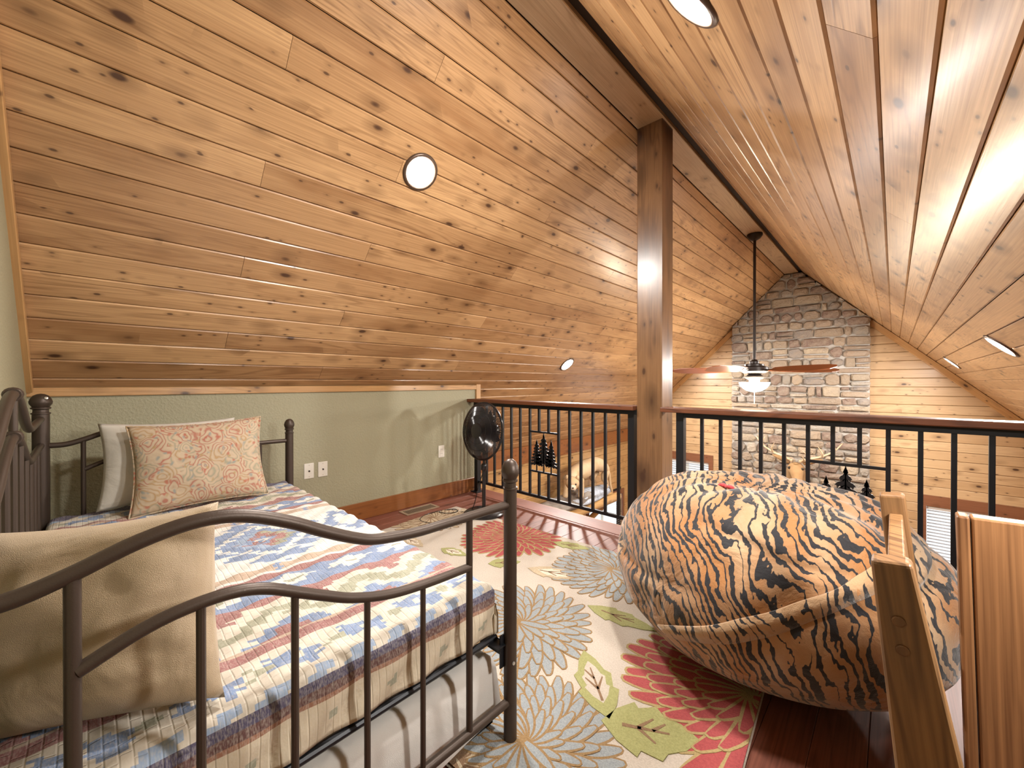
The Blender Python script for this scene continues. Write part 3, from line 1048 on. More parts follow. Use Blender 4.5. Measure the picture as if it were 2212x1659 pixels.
for i in range(5):
    an = base_ang + math.radians(72 * i - 4)
    d = Vector((math.cos(an), math.sin(an), 0))
    s = Vector((-d.y, d.x, 0))
    up = Vector((0, 0, 1))
    # blade outline in (along, across)
    out = [(0.24, -0.05), (0.40, -0.075), (0.65, -0.085), (0.85, -0.078), (0.95, -0.05), (0.985, 0.0), (0.95, 0.05), (0.85, 0.078), (0.65, 0.085), (0.40, 0.075), (0.24, 0.05)]
    tilt = math.radians(22)
    def tfb(u, v, w):
        return Vector((0, 0, fz(1.27))) + d * u + s * (v * math.cos(tilt)) + up * (v * math.sin(tilt) + w)
    bl = MB().prism(out, 0.008, tfb)
    o = bl.build('blade', 'blade', fan)
    o.color = (0.3, 0.3, 0.3, 1)
    br = MB()
    br.prism([(0.13, -0.018), (0.30, -0.035), (0.30, 0.035), (0.13, 0.018)], 0.006, lambda u, v, w: tfb(u, v, w - 0.007))
    br.build('blade_bracket', 'bronze', o)

# ------------------------------------------------------------------ daybed
XN, XFAR, YBK, YFR = -0.86, -2.845, -0.150, 0.898
bed = empty('daybed', ((XN + XFAR) / 2, (YBK + YFR) / 2, 0))
tag(bed, 'brown metal daybed with curved arms and ball topped posts', 'daybed')
BI = Vector(bed.location)
def bpart(name, b, m='bed', parent=None, smooth=True, **k):
    b.v = [v - BI for v in b.v]
    o = b.build(name, m, parent or bed, **k)
    if smooth:
        autosmooth(o, 35)
    return o
def bed_post(x, y, ztop, r, ball):
    b = MB()
    zt = ztop - 0.095
    b.lathe([(r, 0.0), (r, zt), (r * 1.12, zt + 0.002), (r * 1.12, zt + 0.007), (r * 0.92, zt + 0.009), (r * 0.90, zt + 0.022)], (x, y, 0), 20)
    p = bpart('post', b)
    k = MB().lathe([(r * 0.9, zt + 0.022), (r * 1.16, zt + 0.026), (r * 1.16, zt + 0.031), (r * 0.98, zt + 0.034), (ball, zt + 0.048), (ball * 1.04, zt + 0.058), (ball * 0.93, zt + 0.072), (ball * 0.68, zt + 0.086), (ball * 0.34, zt + 0.093), (0.002, zt + 0.095)], (x, y, 0), 20)
    bpart('finial', k, parent=p)
    return p
bed_post(XN, YFR, 0.884, 0.0205, 0.027)
bed_post(XFAR, YFR, 0.884, 0.0235, 0.029)
pb = bed_post(XFAR, YBK, 1.068, 0.028, 0.036)
bed_post(XN, YBK, 1.068, 0.028, 0.036)
bpart('screw', MB().lathe([(0.006, 0), (0.006, 0.003), (0.002, 0.004)], (0, 0, 0), 10).xf(Matrix.Translation((XFAR + 0.030, YBK + 0.018, 1.048)) @ Matrix.Rotation(math.radians(75), 4, 'Y') @ Matrix.Rotation(0.5, 4, 'Z')), 'chrome', pb)

TOPC = [(-0.15, 0.828), (-0.08, 0.826), (-0.02, 0.842), (0.055, 0.870), (0.13, 0.884), (0.197, 0.876), (0.271, 0.846), (0.337, 0.810), (0.402, 0.778), (0.455, 0.760), (0.555, 0.748), (0.65, 0.746), (0.76, 0.745), (0.898, 0.744)]
SECC = [(-0.012, 0.700), (0.054, 0.728), (0.111, 0.741), (0.176, 0.743), (0.231, 0.730), (0.292, 0.699), (0.337, 0.676), (0.401, 0.646), (0.489, 0.621), (0.593, 0.609), (0.733, 0.603)]
def at(c, y):
    for (a, b) in zip(c, c[1:]):
        if a[0] <= y <= b[0]:
            t = (y - a[0]) / (b[0] - a[0])
            return a[1] + (b[1] - a[1]) * t
    return c[0][1] if y < c[0][0] else c[-1][1]
for xarm in (XN, XFAR):
    rt = 0.0125
    bpart('arm_rail', MB().tube(bezier([(xarm, y, z_) for y, z_ in TOPC], 5), rt, 12))
    bpart('arm_rail', MB().tube(bezier([(xarm, y, z_) for y, z_ in SECC], 5), rt * 0.88, 12))
    bpart('arm_rail', MB().tube([(xarm, YBK, 0.140), (xarm, YFR, 0.136)], rt, 12))
    bpart('arm_stile', MB().tube([(xarm, -0.0165, 0.14), (xarm, -0.0165, 0.836)], 0.0095, 12))
    bpart('arm_stile', MB().tube([(xarm, 0.733, 0.14), (xarm, 0.733, 0.744)], 0.0095, 12))
    for y in (0.132, 0.281, 0.432, 0.580):
        bpart('spindle', MB().tube([(xarm, y, 0.14), (xarm, y, at(SECC, y))], 0.0072, 10))
# back: two wavy rails and spindles
XM = (XN + XFAR) / 2
def wave(x, lo, hi):
    t = abs(x - XM) / (abs(XFAR - XM))
    if t < 0.36:
        return hi - (hi - lo) * (0.5 - 0.5 * math.cos(math.pi * min(1, t / 0.50)))
    return hi - (hi - lo) * (0.5 - 0.5 * math.cos(math.pi * min(1, t / 0.50))) + 0.006 * max(0, (t - 0.5)) * 2
xs = [XFAR + (XN - XFAR) * i / 60 for i in range(61)]
bpart('back_rail', MB().tube([(x, YBK, wave(x, 0.945, 1.085)) for x in xs], 0.0135, 12))
bpart('back_rail', MB().tube([(x, YBK, wave(x, 0.825, 0.960)) for x in xs], 0.0125, 12))
bpart('back_rail', MB().tube([(XFAR, YBK, 0.30), (XN, YBK, 0.30)], 0.0125, 12))
for i in range(1, 12):
    x = XFAR + (XN - XFAR) * i / 12
    bpart('spindle', MB().tube([(x, YBK, 0.30), (x, YBK, wave(x, 0.825, 0.960))], 0.0085, 10))
for x in (XM,):
    bpart('back_stile', MB().tube([(x, YBK, 0.94), (x, YBK, 1.08)], 0.0095, 12))
    for z_ in (1.085, 0.96):
        bpart('collar', MB().lathe([(0.017, -0.014), (0.021, -0.008), (0.021, 0.008), (0.017, 0.014)], (0, 0, 0), 16).xf(Matrix.Translation((x, YBK, z_)) @ Matrix.Rotation(math.pi / 2, 4, 'Y')))
# link spring deck: side rails + slats
bpart('side_rail', MB().box(XFAR, XN, YFR - 0.018, YFR - 0.014, 0.272, 0.318).box(XFAR, XN, YFR - 0.055, YFR - 0.014, 0.314, 0.318), 'black', smooth=False)
bpart('side_rail', MB().box(XFAR, XN, YBK + 0.014, YBK + 0.018, 0.272, 0.318), 'black', smooth=False)
bpart('end_rail', MB().tube([(XN - 0.045, YBK + 0.02, 0.322), (XN - 0.045, YFR - 0.02, 0.322)], 0.010, 10), 'black')
bpart('bracket', MB().box(XN - 0.012, XN - 0.008, YFR - 0.035, YFR - 0.010, 0.245, 0.345), 'black', smooth=False)
for i in range(9):
    x = XFAR + 0.15 + i * 0.21
    bpart('deck_slat', MB().box(x - 0.02, x + 0.02, YBK + 0.018, YFR - 0.02, 0.316, 0.322), 'black', smooth=False)
bpart('screw', MB().lathe([(0.005, 0), (0.005, 0.003), (0.002, 0.004)], (0, 0, 0), 10).xf(Matrix.Translation((XN + 0.0195, YFR - 0.006, 0.262)) @ Matrix.Rotation(math.radians(90), 4, 'Y')), 'chrome')

def rbox(name, x0, x1, y0, y1, z0, z1, bev, m, seg=4):
    cx, cy = (x0 + x1) / 2, (y0 + y1) / 2
    b = MB().box(x0 - cx, x1 - cx, y0 - cy, y1 - cy, 0, z1 - z0)
    o = b.build(name, m, mw=Matrix.Translation((cx, cy, z0)))
    mod = o.modifiers.new('bevel', 'BEVEL')
    mod.width = bev
    mod.segments = seg
    o.data.polygons.foreach_set('use_smooth', [True] * len(o.data.polygons))
    return o
ma = rbox('mattress', -2.80, -0.935, -0.10, 0.845, 0.323, 0.482, 0.04, 'white_cloth')
tag(ma, 'mattress on the daybed under the patterned quilt', 'mattress')

# quilt
CREAM, WHITE_, BLUE = (0.56, 0.505, 0.42), (0.61, 0.59, 0.55), (0.17, 0.235, 0.375)
RED, TAN, GREEN, BROWN = (0.28, 0.125, 0.12), (0.43, 0.32, 0.24), (0.29, 0.29, 0.21), (0.115, 0.055, 0.05)
LBLUE = (0.26, 0.34, 0.47)
def quilt_color(X, Y, drop):
    q, qy = 0.0125, 0.020
    Xq = math.floor(X / q) * q + q / 2
    Yq = math.floor((Y + 0.013 * (math.floor(X / q) % 2)) / qy) * qy + qy / 2
    d = abs(Xq + 1.83)
    if drop > 0.02:                      # skirt
        if drop < 0.038:
            return (0.075, 0.065, 0.115)
        if drop < 0.062:
            return BROWN if drop < 0.056 else (0.27, 0.13, 0.08)
        a = (Yq if X > -0.95 else Xq)
        u = (a / 0.15) % 1.0 - 0.5
        if abs(u) / 0.13 + abs(drop - 0.11) / 0.02 < 1:
            return GREEN
        if drop > 0.155:
            return (0.24, 0.12, 0.09)
        return (0.52, 0.44, 0.32)
    tri = lambda t, p: abs(((t / p) % 1.0) * 2 - 1)
    if d < 0.275:
        yy = ((Yq - 0.49 + 0.375) % 0.75) - 0.375
        t = d / 0.25 + abs(yy) / 0.23
        if t < 0.10:
            return WHITE_
        if t < 0.20:
            return BLUE
        if t < 0.36:
            return RED if (tri(Yq + d, 0.08) > 0.25) else BLUE
        if t < 0.52:
            return GREEN if yy > 0 else LBLUE
        if t < 0.68:
            return BLUE
        if t < 0.82:
            return WHITE_
        if t < 1.08 and tri(d + 0.02, 0.075) > 0.18:
            return BLUE
        if t < 1.28 and tri(d, 0.075) > 0.62:
            return BLUE
        yy2 = abs(abs(yy) - 0.33)
        if yy2 / 0.10 + d / 0.17 < 1:
            return BLUE if yy2 / 0.06 + d / 0.10 > 1 else WHITE_
        return WHITE_
    if d < 0.325:
        return TAN if tri(Yq, 0.30) > 0.12 else BLUE
    if d < 0.345:
        return WHITE_
    if d < 0.375:
        return RED
    if d < 0.50:
        yy = ((Yq + 0.01) % 0.185) - 0.0925
        dd = d - 0.437
        t = abs(dd) / 0.052 + abs(yy) / 0.085
        if t < 0.28:
            return GREEN
        if t < 0.9:
            return WHITE_ if not (abs(dd) > 0.02 and abs(yy) > 0.03) else BLUE
        return BLUE
    if d < 0.54:
        return RED if d > 0.51 else TAN
    if d < 0.73:
        dd = d - 0.625
        zig = 0.045 * (tri(Yq, 0.24) * 2 - 1)
        if abs(dd - zig) < 0.022:
            return GREEN
        yy = ((Yq + 0.12) % 0.24) - 0.12
        if dd < -0.02 and abs(yy) / 0.055 + abs(dd + 0.075) / 0.05 < 1:
            return RED
        yy = (Yq % 0.24) - 0.12
        if dd > 0.02 and abs(yy) / 0.11 + abs(dd - 0.10) / 0.075 < 1:
            return RED if abs(yy) / 0.06 + abs(dd - 0.10) / 0.045 < 1 else BLUE
        return CREAM
    if d < 0.775:
        return RED if d > 0.742 else TAN
    if d < 0.90:
        yy = ((Yq + 0.05) % 0.165)
        dd = d - 0.838
        if yy < 0.105 and abs(dd - (yy - 0.05) * 0.35) < 0.026 and not (abs(dd) < 0.006 and 0.03 < yy < 0.06):
            return BLUE
        if abs(yy - 0.137) / 0.022 + abs(dd) / 0.02 < 1:
            return GREEN
        return CREAM
    return LBLUE if (d < 0.925 and tri(Yq, 0.09) > 0.4) else (CREAM if d < 0.925 else (0.085, 0.075, 0.13))

def make_quilt():
    x0, x1, y0, y1, zt, r = -2.805, -0.93, -0.105, 0.850, 0.492, 0.022
    dr = 0.165
    na, nb = 230, 130
    A = [x0 - dr + (x1 - x0 + 2 * dr) * i / na for i in range(na + 1)]
    B = [y0 - dr + (y1 - y0 + 2 * dr) * j / nb for j in range(nb + 1)]
    def fold(v, lo, hi):
        if v < lo:
            o, s, e = lo - v, -1, lo
        elif v > hi:
            o, s, e = v - hi, 1, hi
        else:
            return v, 0.0
        a = o / r
        if a < math.pi / 2:
            return e + s * r * math.sin(a), r * (1 - math.cos(a))
        return e + s * r, r + (o - r * math.pi / 2)
    vs, dp = [], []
    for a in A:
        for b in B:
            X, d1 = fold(a, x0, x1)
            Y, d2 = fold(b, y0, y1)
            d = max(d1, d2)
            sw = 0.004 * math.sin(a * 60) * math.sin(b * 60) + 0.004 * mnoise.noise(Vector((a * 9, b * 9, 0)))
            if d > r:
                out = 0.010 * min(1, (d - r) / 0.06) * (1 + math.sin(a * 38 + b * 41)) * 0.5 + 0.004
                if d1 >= d2:
                    X += out if a > x1 else -out
                else:
                    Y += out if b > y1 else -out
            vs.append((X, Y, zt - d + (sw if d < 0.01 else 0)))
            dp.append(d)
    fs = []
    for i in range(na):
        for j in range(nb):
            k = i * (nb + 1) + j
            fs.append((k, k + nb + 1, k + nb + 2, k + 1))
    cx, cy = (x0 + x1) / 2, (y0 + y1) / 2
    vs = [(v[0] - cx, v[1] - cy, v[2] - 0.33) for v in vs]
    o = obj('quilt', vs, fs, 'quilt', None, True, Matrix.Translation((cx, cy, 0.33)))
    ca = o.data.color_attributes.new('Col', 'FLOAT_COLOR', 'CORNER')
    buf = []
    for f in fs:
        X = sum(vs[q][0] for q in f) / 4 + cx
        Y = sum(vs[q][1] for q in f) / 4 + cy
        d = sum(dp[q] for q in f) / 4
        c = quilt_color(X, Y, d)
        buf += [c[0], c[1], c[2], 1.0] * 4
    ca.data.foreach_set('color', buf)
    so = o.modifiers.new('thick', 'SOLIDIFY')
    so.thickness = 0.008
    so.offset = -1
    return tag(o, 'cream blue and red southwestern patterned quilt spread over the daybed', 'quilt')
make_quilt()

# trundle under the daybed
tr = empty('trundle_bed', (-1.85, 0.40, 0))
tag(tr, 'low trundle bed under the daybed covered with a white sheet', 'trundle bed')
TI = Vector(tr.location)
def sheet_box():
    x0, x1, y0, y1, zb, zt = -2.74, -0.915, -0.08, 0.895, 0.055, 0.262
    b = MB()
    nx, ny = 60, 34
    # perimeter skirt + top
    per = []
    for i in range(nx):
        per.append((x0 + (x1 - x0) * i / nx, y0))
    for j in range(ny):
        per.append((x1, y0 + (y1 - y0) * j / ny))
    for i in range(nx):
        per.append((x1 - (x1 - x0) * i / nx, y1))
    for j in range(ny):
        per.append((x0, y1 - (y1 - y0) * j / ny))
    lv = [(zb, 0.006), (0.10, 0.010), (0.16, 0.004), (0.215, 0.0), (0.245, -0.008), (0.260, -0.026), (zt, -0.06)]
    n = len(per)
    cx, cy = (x0 + x1) / 2, (y0 + y1) / 2
    vs = []
    for (z_, o_) in lv:
        for k, (px_, py_) in enumerate(per):
            wob = 0.009 * mnoise.noise(Vector((px_ * 9, py_ * 9, z_ * 7))) + 0.005 * math.sin(k * 0.9) * (1 if z_ < 0.1 else 0.3)
            dx = (1 if px_ == x1 else -1 if px_ == x0 else 0)
            dy = (1 if py_ == y1 else -1 if py_ == y0 else 0)
            rx = px_ + dx * (o_ + wob) if dx else max(x0 - o_ * 1, min(x1 + o_ * 1, px_))
            ry = py_ + dy * (o_ + wob) if dy else max(y0 - o_ * 1, min(y1 + o_ * 1, py_))
            vs.append((rx, ry, z_ + (0.012 * math.sin(k * 0.35) if z_ == zb else 0)))
    fs = []
    for i in range(len(lv) - 1):
        for k in range(n):
            a, c = i * n + k, i * n + (k + 1) % n
            fs.append((a, c, c + n, a + n))
    fs.append(tuple((len(lv) - 1) * n + k for k in range(n)))
    return MB().add(vs, fs)
sb = sheet_box()
sb.v = [v - TI for v in sb.v]
sb.build('sheet_covered_mattress', 'sheet', tr, True)
fb = MB().box(-2.72, -0.93, -0.06, -0.03, 0.03, 0.058).box(-2.72, -0.93, 0.86, 0.89, 0.03, 0.058).box(-0.96, -0.93, -0.06, 0.89, 0.03, 0.058).box(-2.72, -2.69, -0.06, 0.89, 0.03, 0.058)
fb.v = [v - TI for v in fb.v]
fb.build('frame', 'black', tr)
for (x, y) in ((-0.95, 0.87), (-0.95, -0.04), (-2.70, 0.87), (-2.70, -0.04)):
    b = MB().lathe([(0.013, -0.008), (0.016, -0.006), (0.016, 0.006), (0.013, 0.008)], (0, 0, 0), 14).xf(Matrix.Translation(Vector((x, y, 0.031)) - TI) @ Matrix.Rotation(math.pi / 2, 4, 'X'))
    b.build('caster', 'plastic', tr)

# ------------------------------------------------------------------ pillows
def pillow(name, w, h, t, m, loc, rot, label, seed, corner=0.0, piping=None, n=36):
    rr = random.Random(seed)
    vs, fs, uvs = [], [], []
    off = rr.uniform(0, 50)
    for s in (1, -1):
        for i in range(n + 1):
            for j in range(n + 1):
                u, v = i / n * 2 - 1, j / n * 2 - 1
                e = max(0.0, (1 - abs(u) ** 2.6)) ** 0.55 * max(0.0, (1 - abs(v) ** 2.6)) ** 0.55
                pin = 1 - 0.085 * (1 - (u * u)) * (v * v) - 0.0
                pin2 = 1 - 0.085 * (1 - (v * v)) * (u * u)
                X = u * w / 2 * pin2
                Y = v * h / 2 * pin
                wr = mnoise.noise(Vector((u * 2.2 + off, v * 2.2, s * 3.0))) * 0.16 + mnoise.noise(Vector((u * 6 + off, v * 6, s))) * 0.05
                Z = s * t / 2 * e * (1 + wr)
                vs.append((X, Y, Z))
    k0 = (n + 1) ** 2
    for s in (0, 1):
        for i in range(n):
            for j in range(n):
                a = s * k0 + i * (n + 1) + j
                f = (a, a + n + 1, a + n + 2, a + 1)
                fs.append(f if s == 0 else f[::-1])
    bm = bmesh.new()
    bv = [bm.verts.new(v) for v in vs]
    for f in fs:
        bm.faces.new([bv[q] for q in f])
    bmesh.ops.remove_doubles(bm, verts=bm.verts, dist=1e-5)
    me = bpy.data.meshes.new(name)
    bm.to_mesh(me)
    bm.free()
    me.materials.append(M[m])
    me.polygons.foreach_set('use_smooth', [True] * len(me.polygons))
    o = bpy.data.objects.new(name, me)
    COL.objects.link(o)
    o.matrix_basis = Matrix.Translation(loc) @ rot
    tag(o, label, 'pillow', 'pillows on the daybed')
    if piping:
        per = []
        N = 40
        for q in range(N):
            per.append((-1 + 2 * q / N, -1))
        for q in range(N):
            per.append((1, -1 + 2 * q / N))
        for q in range(N):
            per.append((1 - 2 * q / N, 1))
        for q in range(N):
            per.append((-1, 1 - 2 * q / N))
        per.append(per[0])
        pts = [(u * w / 2 * (1 - 0.085 * (1 - v * v) * u * u), v * h / 2 * (1 - 0.085 * (1 - u * u) * v * v), 0) for u, v in per]
        MB().tube(pts, 0.004, 6, caps=False).build('piping', piping, o, True)
    return o
def face_mtx(nrm, up=(0, 0, 1)):
    nrm = Vector(nrm).normalized()
    up = Vector(up)
    ey = (up - nrm * up.dot(nrm)).normalized()
    ex = ey.cross(nrm)
    return frame_mtx(Vector((0, 0, 0)), ex, ey, nrm)
pillow('paisley_pillow', 0.56, 0.44, 0.13, 'paisley', (-2.60, 0.405, 0.706), face_mtx((1.0, -0.10, 0.34)) @ Matrix.Rotation(math.radians(2), 4, 'Z'),
       'tan and red paisley cushion leaning on the far arm of the daybed', 1, piping='paisley')
pillow('white_pillow', 0.55, 0.42, 0.13, 'white_cloth', (-2.735, 0.30, 0.712), face_mtx((1.0, -0.12, 0.15)), 'plain white pillow behind the paisley cushion', 2)
pillow('tan_pillow', 0.43, 0.375, 0.18, 'tan', (-1.10, 0.010, 0.672), face_mtx((0.80, -0.60, 0.12)) @ Matrix.Rotation(math.radians(5), 4, 'Z'), 'large plain tan satin pillow behind the near curved arm', 3)

# ------------------------------------------------------------------ wall plates, floor vent
def wall_plate(y, z_, label, jack):
    o = empty('wall_plate', (XK, y, z_))
    tag(o, label, 'wall plate', 'white wall plates on the knee wall')
    b = MB().box(0.0005, 0.006, -0.035, 0.035, -0.057, 0.057)
    p = b.build('plate', 'white', o)
    bv = p.modifiers.new('bevel', 'BEVEL')
    bv.width = 0.003
    if jack:
        MB().lathe([(0.0055, 0), (0.0055, 0.008), (0.002, 0.008)], n=12).xf(Matrix.Translation((0.006, 0, 0)) @ Matrix.Rotation(math.pi / 2, 4, 'Y')).build('jack', 'bronze', o)
        for s in (-0.042, 0.042):
            MB().lathe([(0.0025, 0), (0.0025, 0.0012)], n=8).xf(Matrix.Translation((0.006, 0, s)) @ Matrix.Rotation(math.pi / 2, 4, 'Y')).build('screw', 'vent', o)
    else:
        for s in (-0.02, 0.02):
            MB().box(0.006, 0.0075, -0.016, 0.016, s - 0.014, s + 0.014).build('socket', 'white', o)
            for q in (-0.006, 0.006):
                MB().box(0.0075, 0.0078, q - 0.0012, q + 0.0012, s - 0.004, s + 0.005).build('slot', 'dark', o)
wall_plate(1.129, 0.461, 'white cable plate on the green wall, the one nearer the daybed', True)
wall_plate(1.229, 0.460, 'white cable plate on the green wall, the one farther from the daybed', True)
wall_plate(2.336, 0.457, 'white power outlet on the green wall behind the floor fan', False)
vn = empty('floor_vent', (-3.025, 2.005, 0))
tag(vn, 'tan metal floor vent beside the baseboard', 'vent')
b = MB()
b.box(-0.068, -0.05, -0.165, 0.165, 0.0005, 0.006).box(0.05, 0.068, -0.165, 0.165, 0.0005, 0.006).box(-0.05, 0.05, -0.165, -0.145, 0.0005, 0.006).box(-0.05, 0.05, 0.145, 0.165, 0.0005, 0.006)
b.build('frame', 'vent', vn)
MB().box(-0.05, 0.05, -0.145, 0.145, 0.0004, 0.001).build('duct', 'dark', vn)
for i in range(22):
    y = -0.14 + i * 0.0133
    MB().box(-0.05, 0.05, y - 0.0018, y + 0.0018, 0.001, 0.004).build('louver', 'vent', vn)

# ------------------------------------------------------------------ rug
ra = math.atan(0.067)
rc = Vector((-1.556, 1.512, 0))
ru, rv_ = Vector((math.cos(ra), math.sin(ra), 0)), Vector((-math.sin(ra), math.cos(ra), 0))
RW, RH = 2.46, 1.676
rug = empty('area_rug', rc)
rug.rotation_euler = (0, 0, ra)
tag(rug, 'cream rug with large red and grey blue flowers under the daybed and bean bag', 'rug')
p = MB().box(-RW / 2, RW / 2, -RH / 2, RH / 2, 0.001, 0.012).build('pile', 'rug_cream', rug)
bv = p.modifiers.new('bevel', 'BEVEL')
bv.width = 0.005
def to_rug(x, y):
    d = Vector((x, y, 0)) - rc
    return d.dot(ru), d.dot(rv_)
rrng = random.Random(21)
def clip_rug(poly):
    e = 0.004
    for n_, c_ in (((1, 0), RW / 2 - e), ((-1, 0), RW / 2 - e), ((0, 1), RH / 2 - e), ((0, -1), RH / 2 - e)):
        poly = clip_half(poly, n_, c_)
    return poly
def petal(cx, cy, th, r0, r1, w, curve, n=7, grow=0.0):
    c, s = math.cos(th), math.sin(th)
    L = []
    R_ = []
    for i in range(n + 1):
        t = i / n
        r = r0 - grow + (r1 - r0 + 2 * grow) * t
        ww = (w + grow) * (math.sin(math.pi * min(1, 0.10 + 0.78 * t)) ** 0.7) if t < 0.92 else (w + grow) * 0.45
        sd = curve * (t ** 2) * (r1 - r0)
        L.append((r, sd + ww))
        R_.append((r, sd - ww))
    tip = (r1 + grow * 1.0 + 0.006, curve * (r1 - r0))
    loc = R_ + [tip] + L[::-1]
    return [(cx + u * c - v * s, cy + u * s + v * c) for u, v in loc]
def motif(name, polys, mats):
    """polys: list of (poly, matindex, z) -> thin raised tufts"""
    vs, fs, fm = [], [], []
    for poly, mi, z_ in polys:
        poly = clip_rug(poly)
        if len(poly) < 3:
            continue
        k = len(vs)
        n = len(poly)
        vs += [(x, y, 0.0115) for x, y in poly] + [(x, y, z_) for x, y in poly]
        fs.append(tuple(range(k + n, k + 2 * n)))
        fm.append(mi)
        for i in range(n):
            fs.append((k + i, k + (i + 1) % n, k + n + (i + 1) % n, k + n + i))
            fm.append(mi)
    return obj(name, vs, fs, None, rug, mats=mats, fm=fm)
def flower(x, y, R, m, mo, seed, squash=1.0, rot=0.0, rings=4, th0=0.0, th1=2 * math.pi):
    cx, cy = to_rug(x, y)
    rr = random.Random(seed)
    polys = []
    z_ = 0.0125
    for ring in range(rings):
        f = 1 - 0.80 * ring / rings
        r1 = R * f
        r0 = R * max(0.015, f - 0.50)
        n = int(34 - ring * 5.0)
        for i in range(n):
            th = rot + th0 + (th1 - th0) * (i + 0.5 * (ring % 2) + rr.uniform(-0.10, 0.10)) / n
            q = r1 * (rr.uniform(0.93, 1.04) + 0.05 * math.sin(th * 3 + seed))
            w = math.pi * q * 0.80 / n
            cv = 0.30 * math.sin(th - rot) + rr.uniform(-0.06, 0.06)
            z_ += 0.00003
            g_ = max(0.0055, R * 0.0195)
            polys.append((petal(cx, cy, th, r0, q, w, cv, grow=g_), 1, z_))
            z_ += 0.00003
            polys.append((petal(cx, cy, th, r0, q, max(0.004, w - 0.0025), cv), 0, z_))
    return motif('flower_motif', polys, [m, mo])
flower(-1.985, 2.085, 0.345, 'rug_red', 'rug_outline_lime', 1, rot=0.3)
flower(-1.20, 2.12, 0.34, 'rug_blue', 'rug_tan', 2)
flower(-1.245, 1.365, 0.335, 'rug_blue', 'rug_tan', 3, rot=0.5)
flower(-0.82, 0.92, 0.30, 'rug_blue', 'rug_tan', 4)
flower(-0.36, 1.60, 0.42, 'rug_red', 'rug_outline_lime', 5, rot=0.2)
flower(-2.72, 1.92, 0.30, 'rug_beige', 'rug_brown', 6)
flower(-0.93, 0.74, 0.15, 'rug_beige', 'rug_brown', 7, rings=3)
flower(-2.2, 1.15, 0.34, 'rug_red', 'rug_outline_lime', 8)
def leaf(x, y, ang, L, W, m, inner=None, vein='rug_brown'):
    cx, cy = to_rug(x, y)
    a = ang - ra
    c, s = math.cos(a), math.sin(a)
    def sh(k):
        p = [(-0.5, 0), (-0.34, 0.26), (-0.14, 0.44), (-0.10, 0.34), (0.10, 0.42), (0.16, 0.30), (0.34, 0.20), (0.5, 0)]
        pts = p + [(u, -v) for u, v in p[-2:0:-1]]
        return [(cx + (u * L * k) * c - (v * W * k) * s, cy + (u * L * k) * s + (v * W * k) * c) for u, v in pts[::-1]]
    polys = [(sh(1.0), 0, 0.0150)]
    mats = [m, inner or m, vein]
    if inner:
        polys.append((sh(0.62), 1, 0.0154))
    for (u0, v0, u1, v1) in ((-0.28, 0, 0.2, 0), (-0.12, 0, 0.05, 0.12), (-0.12, 0, 0.05, -0.12), (0.03, 0, 0.17, 0.09)):
        dx, dy = u1 - u0, v1 - v0
        l = math.hypot(dx, dy)
        nx_, ny_ = -dy / l * 0.018, dx / l * 0.018
        q = [(u0 + nx_, v0 + ny_), (u0 - nx_, v0 - ny_), (u1 - nx_ * .5, v1 - ny_ * .5), (u1 + nx_ * .5, v1 + ny_ * .5)]
        polys.append(([(cx + u * L * c - v * W * 1.6 * s, cy + u * L * s + v * W * 1.6 * c) for u, v in q], 2, 0.0158))
    motif('leaf_motif', polys, mats)
leaf(-1.58, 2.25, 0.3, 0.26, 0.13, 'rug_green')
leaf(-1.73, 1.755, 0.9, 0.20, 0.15, 'rug_green')
leaf(-0.93, 1.72, 0.1, 0.34, 0.14, 'rug_green')
leaf(-0.80, 1.29, 2.4, 0.34, 0.17, 'rug_green', 'rug_cream')
leaf(-0.56, 1.225, 0.5, 0.30, 0.24, 'rug_green')
leaf(-2.08, 1.64, 0.2, 0.22, 0.12, 'rug_green', 'rug_white')
leaf(-1.42, 1.86, 0.35, 0.34, 0.16, 'rug_beige', 'rug_white')
leaf(-2.62, 2.26, 0.1, 0.26, 0.14, 'rug_beige', 'rug_white')
leaf(-2.42, 1.55, 0.0, 0.25, 0.12, 'rug_beige', 'rug_white')

